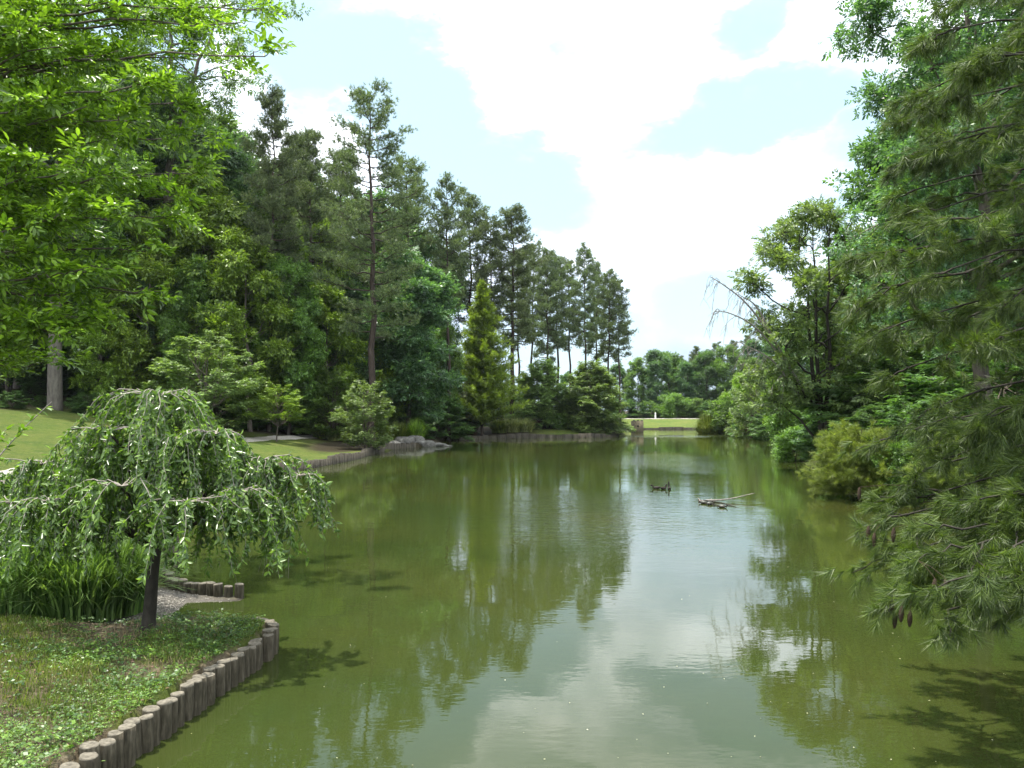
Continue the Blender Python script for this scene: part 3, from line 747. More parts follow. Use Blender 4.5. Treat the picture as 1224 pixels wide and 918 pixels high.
def rock(x, y, z, sx_, sy_, sz_, seed, label, group=None):
    rng = np.random.default_rng(seed)
    u = np.linspace(0, math.pi, 9); v = np.arange(14) * 2 * math.pi / 14
    d = np.stack([np.outer(np.sin(u), np.cos(v)), np.outer(np.sin(u), np.sin(v)), np.outer(np.cos(u), np.ones(14))], -1)
    fr = rng.normal(0, 1.6, (4, 3)); ph = rng.random(4) * 6
    k = 1 + sum(.11 * np.sin(d @ fr[q] * 1.7 + ph[q]) for q in range(4))[..., None]
    p = d * k; p = np.sign(p) * np.abs(p) ** .75; p[..., 2] = np.round(p[..., 2] * 3.2) / 3.2 * .6 + p[..., 2] * .4
    i = (np.arange(8)[:, None] * 14 + np.arange(14)[None]); i2 = (np.arange(8)[:, None] * 14 + (np.arange(14)[None] + 1) % 14)
    mb = MB(); mb.add(p.reshape(-1, 3) * [sx_, sy_, sz_], np.stack([i, i + 14, i2 + 14, i2], -1).reshape(-1, 4))
    o = mb.build('rock', M['rock']); o.location = (x, y, z); o.rotation_euler = (0, 0, rng.random() * .6)
    return tag(o, label, 'rock', group)
for k, (px, D, z, a, b, c, lb) in enumerate([
    (484, 70.5, .35, .8, .7, .55, 'broad grey rock under the green grass clump'),
    (497, 71.3, .45, .75, .6, .5, 'grey rock slab topmost of the shore rocks'),
    (509, 70.6, .15, .9, .7, .4, 'pale flat rock in the middle of the shore rocks'),
    (520, 71.0, .1, .9, .6, .22, 'pale rock at the right end of the shore rocks'),
    (530, 71.0, .03, .8, .25, .08, 'thin white slab jutting over the water from the shore rocks'),
    (470, 69.2, .2, .7, .5, .35, 'dark rock at the left end of the shore rocks')]):
    rock(wx(px, D), D, z, a, b, c, 70 + k, lb)

# ------------------------------------------------------------------ far dam, outlet box, post
def outlet():
    root = empty('outlet_tower', (wx(761.5, 116), 116, 0)); w = .78; h = 1.62; m = MB(); n = 10
    bm_ = rough_mat('mossy_brick', [(.3, (.08, .07, .045)), (.6, (.17, .14, .09)), (.8, (.26, .22, .15))], 6, None, .6, 14)
    def box(mb, x0, x1, y0, y1, z0, z1):
        V = [(x0, y0, z0), (x1, y0, z0), (x1, y1, z0), (x0, y1, z0), (x0, y0, z1), (x1, y0, z1), (x1, y1, z1), (x0, y1, z1)]
        mb.add(V, [[0, 1, 5, 4], [1, 2, 6, 5], [2, 3, 7, 6], [3, 0, 4, 7], [4, 5, 6, 7], [3, 2, 1, 0]])
    t = .2
    box(m, -w, w, -w, -w + t, -1, h); box(m, -w, w, w - t, w, -1, h); box(m, -w, -w + t, -w + t, w - t, -1, h); box(m, w - t, w, -w + t, w - t, -1, h)
    m.build('wall', bm_, root)
    for a in (-.55, 0, .55):
        c = MB(); box(c, a - .17, a + .17, -w - .02, -w + t + .02, h, h + .13)
        c.build('coping', M['rock'], root)
    d = MB(); box(d, -.12, .12, -w - .03, -w - .005, .75, 1.0); d.build('grille', M['bark_dark'], root)
    return tag(root, 'square mossy brick outlet tower standing in the water before the far dam', 'outlet tower')
outlet()
pm = MB(); xp, yp = wx(784, 149), 149.6
pm.tube([(0, 0, -.1), (0, 0, .75), (.0, 0, .95), (0, 0, 1.1), (0, 0, 1.22)], [.17, .14, .11, .15, .03], 10, True)
po = pm.build('marker_post', M['white'], None, True); po.location = (xp, yp, gz(xp, yp)); tag(po, 'small white post on the path along the far dam', 'post')

block_wall([(17.6, 130), (20, 132.6), (24, 133.3), (30, 133.4), (35, 132.2)], 'dark low strip for the shore shade where the far dam lawn meets the water', .4, .3, 65, 'shore_shade_strip', 1.2).data.materials[0] = M['bark_dark']  # dark strip added along the bank; its colour stands in for shore shade
# ------------------------------------------------------------------ far woods
FW = [(752, 176, 440, 'pine3'), (763, 170, 425, 'oak1'), (776, 178, 421, 'pine4'), (786, 168, 414, 'oak2'), (800, 174, 418, 'oak1'), (812, 182, 424, 'oak4'),
      (822, 170, 430, 'oak2'), (832, 178, 412, 'pine3'), (845, 170, 416, 'oak4'), (856, 176, 408, 'pine1'), (868, 168, 410, 'oak1'), (878, 180, 405, 'pine3'),
      (892, 174, 398, 'pine2'), (905, 168, 402, 'oak2'), (918, 178, 395, 'pine1'), (735, 182, 432, 'oak4'), (718, 176, 436, 'oak1'), (700, 184, 440, 'oak2'), (680, 178, 442, 'oak4'), (655, 186, 446, 'oak1'), (630, 180, 448, 'oak2'), (935, 170, 390, 'oak4'), (955, 176, 380, 'oak1'), (790, 195, 418, 'oak4'), (840, 196, 415, 'oak4'), (815, 196, 424, 'pine3'),
      (600, 190, 440, 'oak4'), (570, 190, 440, 'oak1')]
for px, D, yt, k in FW:
    o = tree(k, px, D, yt, 'tree in the hazy wood beyond the far dam', 'tree', 'trees of the wood beyond the far dam', 1.0 if 'pine' in k else 1.05)
    if 'pine' in k: o['label'] = 'pine rising in the hazy wood beyond the far dam'
for px, D, yt, k in [(762, 158, 480, 'shrub3'), (775, 160, 478, 'shrub2'), (803, 157, 470, 'bush1'), (816, 158, 473, 'shrub2'), (830, 160, 476, 'bush1'), (850, 158, 478, 'shrub3'), (872, 158, 470, 'shrub2'), (745, 159, 475, 'shrub3'), (790, 161, 484, 'shrub3'), (842, 162, 482, 'shrub3')]:
    tree(k, px, D, yt, 'bush along the foot of the wood beyond the far dam', 'bush', 'bushes along the foot of the far wood', 1.2)

# ------------------------------------------------------------------ right bank
for px, D, yt, k, w, lb in [
    (905, 92, 432, 'shrub1', .62, 'pale green spreading tree leaning over the right shore near the far dam'),
    (884, 105, 445, 'oak3', 1.0, 'light green tree farthest along the right shore'),
    (935, 80, 425, 'oak3', .9, 'leafy green tree behind the pale spreading tree on the right shore'),
    (895, 112, 425, 'oak1', 1.0, 'mid green tree behind the willow-like bush on the right shore')]:
    tree(k, px, D, yt, lb, 'tree', None, w)
wb = grass_clump('weeping_bush', M['blade'], 3.4, 2.2, 3500, 81, .05, .9); put(wb, wx(849, 109), 109, 1.0, .95, label='yellow-green willow-like bush at the end of the right shore', cat='bush')
b3 = broadleaf('brown_bush', M['brown_leaf'], M['bark'], 4, 2.3, .08, 82, 16, 8, 24, .34, .7, .06, cl=.5, trunks=3)
put(b3, wx(916, 93), 95, .95, label='brownish bush with a dark hollow under it on the right shore', cat='bush')
for px, D, yt, k, w, lb in [
    (872, 108, 478, 'bush1', 1.1, 'bush just right of the willow-like bush at the end of the right shore'),
    (945, 60, 478, 'bush1', .9, 'bright round bush where the right shore bends'),
    (905, 97, 485, 'shrub3', 1.0, 'dark low bush beneath the pale spreading tree'),
    (925, 86, 485, 'shrub3', .9, 'dark low bush right of the brownish bush'),
    (970, 58, 470, 'shrub2', .9, 'mid green bush behind the bright round bush on the right shore'),
    (1005, 44, 470, 'shrub3', 1.0, 'dark bush in the shade behind the right bank'),
    (950, 50, 510, 'bush1', 1.2, 'low bush hanging over the water left of the feathery sapling')]:
    tree(k, px, D, yt, lb, 'bush', None, w)

# light multi-stemmed tree with a dead bough
loc = broadleaf('locust_tree', M['leaf_maple'], M['bark_dark'], 13, 3.6, .2, 91, 30, 9, 26, .34, .5, .2, cl=.62, trunks=3, tpls=SPR_F, lobe=.3)
xl, Dl = wx(985, 42), 42
s = (wz(222, Dl) - gz(xl, Dl)) / 13.2
put(loc, xl, Dl, s * 1.05, s, 0.8, label='airy multi-stemmed tree on the right bank with a bare dead bough', cat='tree')
db = MB(); rng = np.random.default_rng(92)
inv = lambda px, py, D: np.array([wx(px, D), D, wz(py, D)])
bp = [[(962, 470, 42), (925, 405, 41.5), (893, 362, 41), (866, 340, 41), (850, 330, 41)], [(955, 455, 42), (925, 415, 41.5), (900, 388, 41), (873, 374, 41), (858, 372, 41)],
      [(925, 405, 41.5), (905, 366, 41.2), (885, 352, 41)], [(960, 480, 42), (925, 432, 41), (890, 412, 41)]]
for pl in bp:
    P = np.array([inv(*q) for q in pl]); P = catmull(P, 5); db.tube(P, np.linspace(.07, .018, len(P)), 5)
    for q in range(14):
        j = rng.integers(len(P) // 3, len(P)); L = rng.uniform(.6, 1.9)
        e = P[j] + [-L * rng.uniform(.1, .55), rng.normal(0, .3), -L * rng.uniform(.1, 1)]
        c_ = curve(P[j], e, .22 * L, 6, .03, rng); db.tube(c_, np.linspace(.017, .008, 6), 3)
        for w_ in range(3):
            k = rng.integers(2, 6); e2 = c_[k] + [rng.normal(-.1, .15), rng.normal(0, .1), -rng.uniform(.15, .6)]
            db.tube([c_[k], (c_[k] + e2) / 2 + [0, 0, .03], e2], [.01, .007, .005], 3)
dbo = db.build('dead_bough', M['dead'], None)
dbo.parent = loc
bpy.context.view_layer.update()
dbo.matrix_parent_inverse = loc.matrix_world.inverted()

# taller trees behind
for px, D, yt, k, w, lb in [
    (1075, 52, 150, 'oak4', 1.0, 'tall dark tree behind the airy multi-stemmed tree'),
    (1150, 44, 40, 'oak1', 1.0, 'tall green tree behind the overhanging white pine'),
    (1250, 40, -40, 'oak4', 1.1, 'tall dark tree at the right edge behind the white pine'),
    (1010, 66, 290, 'oak2', .9, 'blue-green tree seen through the airy tree')]:
    tree(k, px, D, yt, lb, 'tree', None, w)
for px, D, yt, k in [(980, 78, 350, 'oak4'), (1040, 74, 280, 'oak4'), (1100, 64, 240, 'oak1'), (1180, 58, 150, 'oak2'), (1250, 56, 100, 'oak4'), (960, 92, 385, 'oak1'), (1320, 44, 20, 'oak1'), (1130, 80, 200, 'oak2')]:
    tree(k, px, D, yt, 'tree in the dark wood behind the right bank', 'tree', 'trees of the wood behind the right bank', 1.15)
ro = broadleaf('broadleaf_tree', M['leaf_b'], M['bark'], 21, 5.2, .24, 95, 34, 12, 46, .34, .6, .3, cl=.7, tpls=SPR)
put(ro, wx(1180, 27), 27, 1.0, 1.0, 2.0, label='large blue-green tree whose crown edges the sky at upper right', cat='tree')
for px, D, yt, k, w in [(1060, 36, 480, 'shrub3', 1.2), (1110, 31, 470, 'shrub3', 1.2), (1170, 28, 470, 'shrub3', 1.1), (1230, 26, 480, 'shrub3', 1.1), (1020, 38, 500, 'shrub3', 1.0), (1200, 34, 400, 'shrub3', 1.2), (1090, 40, 420, 'shrub3', 1.3), (1160, 40, 400, 'shrub3', 1.3), (1290, 27, 440, 'shrub3', 1.2)]:
    tree(k, px, D, yt, 'dark shrub in deep shade on the right bank', 'shrub', 'dark shrubs on the right bank', w)
tree('bush1', 1085, 27.5, 528, 'bright green bush on the right bank behind the hanging pine boughs', 'bush', None, 1.0)
tree('bush1', 1190, 24, 520, 'sunlit bush at the right edge behind the pine boughs', 'bush', None, 1.0)

# feathery sapling on the right bank
def feathery(name, mat, H, Rc, seed, nb=70):
    rng = np.random.default_rng(seed); root = empty(name); tm = MB(); cm = MB()
    tm.tube(curve((0, 0, -.3), (.1, 0, H * .9), 0, 6, .04, rng), np.linspace(.07, .012, 6), 6)
    for l in range(nb):
        t = (l + rng.random()) / nb; z = H * (.1 + .75 * t); L = Rc * (1 - .55 * t) * rng.uniform(.5, 1.1); a = l * 2.399
        p1 = np.array([L * math.cos(a), L * math.sin(a), z + L * rng.uniform(.05, .5) - .1])
        br = curve((0, 0, z * .85), p1, .1 * L, 6, .02, rng); tm.tube(br, np.linspace(.018, .005, 6), 4)
        n = int(20 + 18 * L); s = rng.uniform(.25, 1.05, n)
        PP = br[0] + (br[-1] - br[0]) * s[:, None] + rng.normal(0, .12, (n, 3)); PP[:, 2] += .3 * L * s * (1 - s)
        Xd = unit(p1 - br[0]) * .8 + rng.normal(0, .5, (n, 3)) + [0, 0, -.15]
        fill(cm, BRUSH, rng, PP, Xd, rng.normal(size=(n, 3)), .36 * rng.uniform(.7, 1.2, n))
    tm.build('trunk', M['bark_dark'], root, True); cm.build('crown', mat, root)
    return root
fs = feathery('pine_sapling', M['needle_y'], 3.4, 2.3, 97, 90)
put(fs, wx(1000, 28) + 1.2, 29, 1.0, .92, label='yellow-green feathery pine sapling leaning over the water', cat='tree')
fs2 = copy_tree(fs); put(fs2, 13.9, 24.5, .9, .8, label='feathery pine sapling nearer the camera, half behind the hanging boughs', cat='tree')

# overhanging white pine
def white_pine():
    rng = np.random.default_rng(101); bx_, by_ = 10.6, 11.0
    root = empty('white_pine_tree', (bx_, by_, 0)); tm = MB(); cm = MB(); cones = []
    tm.tube(curve((4.0, 1.0, -.2), (4.2, 1.2, 14), 0, 9, .05, rng), np.linspace(.3, .1, 9), 10)
    tips = []
    def bough(z0, tip, nsub, sub, r=.05):
        p0 = np.array([14.6 - bx_ + 0., 12.0 - by_, z0]); p1 = np.array(tip) - [bx_, by_, 0]
        mid_sag = rng.uniform(.1, .35)
        br = curve(p0, p1, mid_sag, 14, .05, rng)
        tm.tube(br, np.linspace(r, .009, 14), 6)
        d0 = unit(p1 - p0)
        for q in range(nsub):
            s = rng.uniform(.33, 1.0) if q else 1.0
            f_ = s * 13; j = min(12, int(f_)); b0 = br[j] + (br[j + 1] - br[j]) * (f_ - j)
            side = np.cross(d0, [0, 0, 1]); sg = rng.choice([-1, 1])
            L = sub * rng.uniform(.45, 1.1) * (1.25 - .75 * s)
            dirn = unit(d0 * rng.uniform(.5, 1) + side * sg * rng.uniform(.3, 1.0) + np.array([0, 0, rng.uniform(-.55, .15)]))
            b1 = b0 + dirn * L; sb = curve(b0, b1, .06 * L, 7, .015, rng); tm.tube(sb, np.linspace(.013, .004, 7), 4)
            n = int(10 + 22 * L)
            ss = rng.uniform(.2, 1.05, n); PP = sb[0] + (sb[-1] - sb[0]) * ss[:, None] + rng.normal(0, .06, (n, 3)) * [1, 1, .8]
            Xd = dirn * .7 + rng.normal(0, .45, (n, 3)) + [0, 0, -.38]
            fill(cm, BRUSH, rng, PP, Xd, rng.normal(size=(n, 3)), .26 * rng.uniform(.75, 1.2, n))
            if s > .75: tips.append(b1)
        return br
    spec = []
    # (height at trunk, tip x, tip y, tip z)
    for (px, py, D, z0) in [(1062, 712, 7.6, 2.4), (1100, 735, 7.2, 2.2), (1150, 690, 6.6, 2.3), (1055, 622, 8.6, 2.9), (1065, 650, 8.2, 2.7), (1080, 600, 9.2, 3.2), (1120, 640, 7.6, 2.9), (1180, 660, 7.0, 2.6),
                            (1055, 560, 9.6, 3.8), (1090, 545, 8.8, 4.0), (1130, 580, 8.2, 3.5), (1020, 520, 10.2, 4.3), (1060, 490, 9.4, 4.6), (1120, 500, 8.6, 4.5),
                            (1035, 440, 10.0, 5.2), (1015, 395, 9.6, 5.6), (1050, 380, 9.0, 5.8), (1100, 420, 8.4, 5.2), (1150, 400, 8.0, 5.6), (1030, 335, 9.6, 6.4), (1020, 300, 9.0, 6.6), (1080, 320, 8.6, 6.4),
                            (1060, 250, 9.2, 7.2), (1035, 225, 9.8, 7.5), (1100, 260, 8.2, 7.0), (1070, 170, 9.2, 8.0), (1050, 120, 9.6, 8.6), (1090, 90, 9.0, 8.8), (1120, 150, 8.4, 8.2), (1080, 30, 9.4, 9.6), (1110, -20, 9.0, 9.8), (1150, 60, 8.4, 9.0),
                            (1160, 220, 8.6, 7.6), (1190, 330, 8.2, 6.4), (1190, 480, 8.0, 4.9), (1200, 560, 7.8, 3.9), (1190, 130, 8.6, 8.4), (1200, 20, 8.6, 9.6), (1180, 620, 8.0, 3.2), (1160, 280, 9.2, 7.0), (1040, 180, 10.4, 7.9), (1150, 700, 6.8, 2.2), (1190, 720, 6.6, 2.1), (1130, 660, 7.4, 2.6), (1170, 640, 7.8, 2.9), (1110, 690, 7.6, 2.4), (1200, 600, 7.6, 3.3), (1060, 665, 8.4, 2.7), (1130, 350, 9.4, 6.3)]:
        sh = 62 if py < 360 else 50 if py < 600 else 28; py -= 8 * (py >= 600)
        bough(z0, (wx(px + sh, D), D, wz(py, D)), 13, 1.35)
    tm.build('trunk', M['bark_dark'], root, True); cm.build('crown', M['needle_w'], root)
    # hanging cones
    tips.sort(key=lambda p: p[2])
    spots = [(1063, 712, 7.6), (1066, 730, 7.6), (1074, 722, 7.5), (1084, 728, 7.5), (1036, 628, 8.6), (1043, 636, 8.5), (1066, 630, 8.3), (1127, 690, 7.1), (1114, 690, 7.1), (1026, 582, 9.4)]
    for px, py, D in spots:
        p = np.array([wx(px, D) - bx_, D - by_, wz(py, D)])
        c = MB(); zz = np.linspace(.0, -.15, 11); rr = .019 * np.sin(np.linspace(.25, 3.0, 11)) ** .8 * (1 + .28 * (np.arange(11) % 2)) + .002
        c.tube(np.stack([np.full(11, p[0]) + .01 * zz / .15, np.full(11, p[1]), p[2] + zz], 1), rr, 8, True)
        # stalk up to the nearest twig
        q = min(tips, key=lambda v: np.linalg.norm(v - p) + (5 if v[2] < p[2] else 0))
        if np.linalg.norm(q - p) < .9: c.tube([p, (p + q) / 2 + [0, 0, .02], q], [.003, .003, .003], 4)
        c.build('cone', M['cone'], root)
    return tag(root, 'white pine reaching in from the right with soft drooping boughs and hanging cones', 'pine tree')
white_pine()

# ------------------------------------------------------------------ near broadleaf tree at upper left
def near_tree():
    rng = np.random.default_rng(111); bx_, by_ = -15.5, 18.0
    root = empty('broadleaf_tree', (bx_, by_, gz(bx_, by_))); tm = MB(); cm = MB(); z0_ = root.location.z
    tm.tube(curve((0, 0, -.3), (.8, -.3, 15), 0, 9, .06, rng), np.linspace(.26, .06, 9), 9)
    def bough(tip, z0, r=.06, nsub=12, sub=1.7, dn=1.0):
        p0 = np.array([.05 * z0, 0, z0]); p1 = np.array(tip) - [bx_, by_, z0_]
        br = curve(p0, p1, .3, 10, .07, rng); tm.tube(br, np.linspace(r, .012, 10), 5); d0 = unit(p1 - p0)
        for q in range(nsub):
            s = rng.uniform(.3, 1) if q else 1.0; f_ = s * 9; j = min(8, int(f_)); b0 = br[j] + (br[j + 1] - br[j]) * (f_ - j)
            side = np.cross(d0, [0, 0, 1]); sg = rng.choice([-1, 1]); L = sub * rng.uniform(.4, 1) * (1.3 - .8 * s)
            dirn = unit(d0 + side * sg * rng.uniform(.2, 1.1) + np.array([0, 0, rng.uniform(-.25, .45)]))
            sb = curve(b0, b0 + dirn * L, .05 * L, 6, .03, rng); tm.tube(sb, np.linspace(.014, .004, 6), 4)
            n = int((6 + 12 * L) * dn); ss = rng.uniform(.15, 1.05, n)
            PP = sb[0] + (sb[-1] - sb[0]) * ss[:, None] + rng.normal(0, .13, (n, 3)) * [1, 1, .6]
            Xd = dirn * .7 + rng.normal(0, .55, (n, 3)) * [1, 1, .5] + [0, 0, -.05]
            fill(cm, SPR6, rng, PP, Xd, np.array([0, 0, 1.]) + rng.normal(0, .38, (n, 3)), .35 * rng.uniform(.6, 1.3, n))
    for (px, py, D) in [(215, 238, 15.5), (170, 300, 15), (205, 205, 16), (160, 350, 14.5), (120, 380, 15), (70, 400, 14), (190, 260, 17), (225, 160, 17),
                        (20, 380, 15), (40, 330, 14), (100, 320, 14), (130, 260, 14.5), (60, 260, 14), (10, 300, 14), (150, 210, 15), (90, 200, 14.5), (30, 200, 14), (200, 120, 16.5), (140, 140, 15), (80, 130, 15),
                        (20, 120, 14.5), (180, 60, 16.5), (120, 60, 15.5), (60, 50, 15), (10, 30, 15), (200, 10, 17), (140, -10, 16), (80, -20, 15.5), (245, 60, 17.5), (-20, 250, 14), (-30, 350, 14), (240, 20, 16.5), (165, 95, 14.5), (115, 165, 16.5), (50, 160, 16), (-20, 430, 15), (30, 440, 16)]:
        D = D + 1.0; zz = wz(py, D) - z0_
        bough((wx(px, D), D, wz(py, D)), max(1.5, min(14, zz - rng.uniform(.3, 1.6))), nsub=10)
    # the long twig that reaches out into the sky
    bough((wx(312, 16), 16, wz(62, 16)), 9.6, .05, 10, .9, .6)
    bough((wx(285, 16.5), 16.5, wz(20, 16.5)), 10.5, .05, 9, .9, .7)
    bough((wx(300, 17), 17, wz(5, 17)), 11, .05, 9, 1.0, .7)
    tm.build('trunk', M['bark'], root, True); cm.build('crown', M['leaf_near'], root)
    return tag(root, 'near tree with large glossy yellow-green leaves filling the upper left', 'tree')
near_tree()

# ------------------------------------------------------------------ weeping cherry
def cherry():
    rng = np.random.default_rng(121); bx_, by_ = wx(180, 10.55), 10.55
    z0_ = gz(bx_, by_); root = empty('weeping_cherry_tree', (bx_, by_, z0_)); tm = MB(); wm_ = MB(); cm = MB()
    tr = catmull([(0, 0, -.1), (.03, 0, .25), (.07, 0, .8), (.12, .02, 1.2), (.2, .05, 1.8), (.27, .05, 2.4), (.22, .02, 2.95)], 4)
    fl = np.interp(np.linspace(0, 1, len(tr)), [0, .06, .14, .5, 1], [.15, .1, .085, .06, .022])
    tm.tube(tr, fl, 12)
    domes = [((.12, 0, 3.04), .98, 1.25, 40), ((.9, -.1, 2.55), .8, 1.1, 28), ((1.45, .1, 2.2), .65, 1.1, 24), ((-.75, .1, 2.4), .8, 1.0, 26), ((-1.45, .1, 2.15), .75, 1.0, 26), ((-2.0, .3, 1.9), .6, .85, 18),
             ((.05, -.85, 1.95), .8, .85, 24), ((.85, -.85, 1.75), .7, .8, 22), ((-.85, -.75, 1.75), .75, .8, 22), ((.35, .85, 2.4), .85, .9, 22), ((-.6, .9, 2.2), .8, .9, 20), ((1.35, -.5, 1.85), .6, .85, 18), ((1.95, .1, 2.0), .5, 1.1, 20), ((.5, -.3, 2.5), .7, .8, 20), ((-.35, -.35, 2.6), .75, .8, 20), ((-1.45, -.5, 1.7), .6, .7, 16)]
    for (c, Rr, drop, na) in domes:
        c = np.array(c); j = int(np.clip((c[2] - .75) / 3.0 * (len(tr) - 1) + 2, 12, len(tr) - 2))
        if np.hypot(*(c[:2] - tr[j][:2])) > .3:
            tm.tube(curve(tr[j - 1], c - [0, 0, .03], .08, 7, .02, rng), np.linspace(.035, .012, 7), 6)
        for k in range(na):
            a = k / na * 6.283 + rng.normal(0, .3); Rk = Rr * rng.uniform(.4, 1.25); dk = drop * rng.uniform(.45, 1.25)
            t = np.linspace(0, 1, 10); rr = Rk * (t ** .75); zz = .16 * np.sin(t * 2.6) * Rk - dk * np.clip(t - .12, 0, 1) ** 1.9 * 1.25
            P = np.stack([c[0] + rr * math.cos(a), c[1] + rr * math.sin(a), c[2] + zz], 1); P[1:] += rng.normal(0, .015, (9, 3))
            if rng.random() < .2: continue
            wm_.tube(P, np.linspace(.008, .002, 10), 4)
            tw = [P]
            for q in range(4):
                m = rng.integers(3, 9); L = dk * rng.uniform(.25, .6); aa = a + rng.normal(0, .9)
                e = P[m] + [L * .35 * math.cos(aa), L * .35 * math.sin(aa), -L]
                Q = curve(P[m], e, .05, 6, .01, rng); wm_.tube(Q, np.linspace(.0035, .0015, 6), 3); tw.append(Q)
            for Q in tw:
                n = int(10 + np.linalg.norm(Q[-1] - Q[0]) * 40); u = rng.uniform(.06, 1, n) ** .85 * (len(Q) - 1); jj = np.minimum(u.astype(int), len(Q) - 2)
                PP = Q[jj] + (Q[jj + 1] - Q[jj]) * (u - jj)[:, None]
                PP = PP[PP[:, 2] > .84 + .1 * np.sin(PP[:, 0] * 5)]; n = len(PP)
                if n == 0: continue
                Xd = rng.normal(0, .6, (n, 3)) + [math.cos(a) * .35, math.sin(a) * .35, -.75]
                cm.scatter(LANCE[0], LANCE[1], PP, Xd, rng.normal(0, .6, (n, 3)) + [math.cos(a), math.sin(a), .5], (.088) * rng.uniform(.5, 1.25, n))
    tr_o = tm.build('trunk', M['bark_dark'], root, True); wm_.build('twigs', M['twig'], root, True); cm.build('crown', M['leaf_cherry'], root)
    return tag(root, 'weeping cherry with a dark leaning trunk and drooping umbrella crown on the near bank', 'tree')
cherry()

# young shrub whose long shoot enters at the left edge
def shoot():
    rng = np.random.default_rng(131); bx_, by_ = -6.6, 7.6
    root = empty('young_shrub', (bx_, by_, gz(bx_, by_))); tm = MB(); cm = MB(); z0_ = root.location.z
    for tip in [(wx(62, 8.2), 8.2, wz(480, 8.2)), (wx(-20, 8.0), 8.0, wz(500, 8)), (wx(10, 8.3), 8.3, wz(512, 8.3)), (-6.9, 8, 2.9), (-7.2, 7.2, 2.4), (-6.5, 7.0, 2.3)]:
        p1 = np.array(tip) - [bx_, by_, z0_]; br = curve((0, 0, -.05), p1, .25, 10, .02, rng); tm.tube(br, np.linspace(.02, .004, 10), 5)
        n = 90; u = rng.uniform(2.5, 9, n); jj = np.minimum(u.astype(int), 8); PP = br[jj] + (br[jj + 1] - br[jj]) * (u - jj)[:, None]
        Xd = unit(br[jj + 1] - br[jj]) * .6 + rng.normal(0, .6, (n, 3))
        cm.scatter(LEAF6[0], LEAF6[1], PP, Xd, rng.normal(0, .4, (n, 3)) + [0, 0, 1], .09 * rng.uniform(.6, 1.2, n))
    tm.build('trunk', M['twig'], root, True); cm.build('crown', M['leaf_near'], root)
    return tag(root, 'leafy shoot slanting up at the left edge in front of the lawn', 'shrub')
shoot()

# ------------------------------------------------------------------ near bank plants
rgs = [(wx(95, 11.9), 12.2, 1.25, 1.15, 1300, 'largest dark clump of arching grass left of the cherry trunk'),
       (wx(15, 11.8), 12.0, 1.25, 1.15, 1200, 'arching grass clump at the left edge of the near bank'),
       (wx(140, 12.6), 12.5, 1.0, .85, 800, 'arching grass clump next to the gravel inlet')]
for k, (x, y, h, r, n, lb) in enumerate(rgs):
    g = grass_clump('ornamental_grass', M['blade_tall'], h, r, n, 140 + k, .015, .95); put(g, x, y, 1.0, label=lb, cat='grass clump')
o, H = inst('bush1'); put(o, wx(30, 14.5), 14.8, .42, .42, label='leafy green bush behind the arching grass at the left edge', cat='bush')
o, H = inst('bush1'); put(o, wx(95, 16), 16.2, .4, .38, label='leafy green bush behind the left part of the weeping cherry', cat='bush')

def herb(x, y, z, s, n, seed, label, group=None, mat='herb'):
    rng = np.random.default_rng(seed); mb = MB(); a = rng.random(n) * 6.283; r = s * np.sqrt(rng.random(n))
    P = np.stack([r * np.cos(a) * .6, r * np.sin(a) * .6, rng.random(n) * s * .8 - (r * .3)], 1)
    Xd = np.stack([np.cos(a), np.sin(a), rng.normal(0, .3, n)], 1)
    mb.scatter(LEAF6[0], LEAF6[1], P, Xd, rng.normal(0, .3, (n, 3)) + [0, 0, 1], s * .45 * rng.uniform(.6, 1.2, n))
    st = MB()
    for k in range(0, n, 3): mb.tube([(0, 0, -.05), P[k] * .5 + [0, 0, .02], P[k]], [.004, .003, .002], 3)
    o = mb.build('weed_plant', M[mat]); o.location = (x, y, z); return tag(o, label, 'plant', group)
def bank(px, py, z=.36): D = (CAM_H - z) * FPX / (py - HOR); return wx(px, D), D
for k, (px, py, zz, s, n, lb) in enumerate([
    (180, 845, .22, .2, 26, 'broad-leaved weed spilling over the near log wall halfway along'), (148, 880, .2, .12, 16, 'small weed growing out between near logs below the broad-leaved weed'),
    (117, 905, .2, .12, 18, 'small weed between the logs nearest the bottom of the photo'), (66, 880, .36, .16, 20, 'pale weed in the grass just left of the nearest logs'),
    (20, 812, .36, .18, 14, 'flat pale rosette weed on the bare ground at the left edge'), (165, 775, .36, .12, 9, 'big single-leaved weed in the shade of the cherry'),
    (280, 745, .36, .2, 40, 'bushy weed clump at the curved tip of the log wall'), (240, 716, .30, .16, 26, 'weed clump at the back of the near bank by the inlet'),
    (65, 845, .36, .14, 16, 'dark-leaved weed left of the log wall on the near bank')]):
    x, y = bank(px, py, zz); herb(x, y, (gz(x, y) if zz > .25 else zz), s, n, 150 + k, lb)

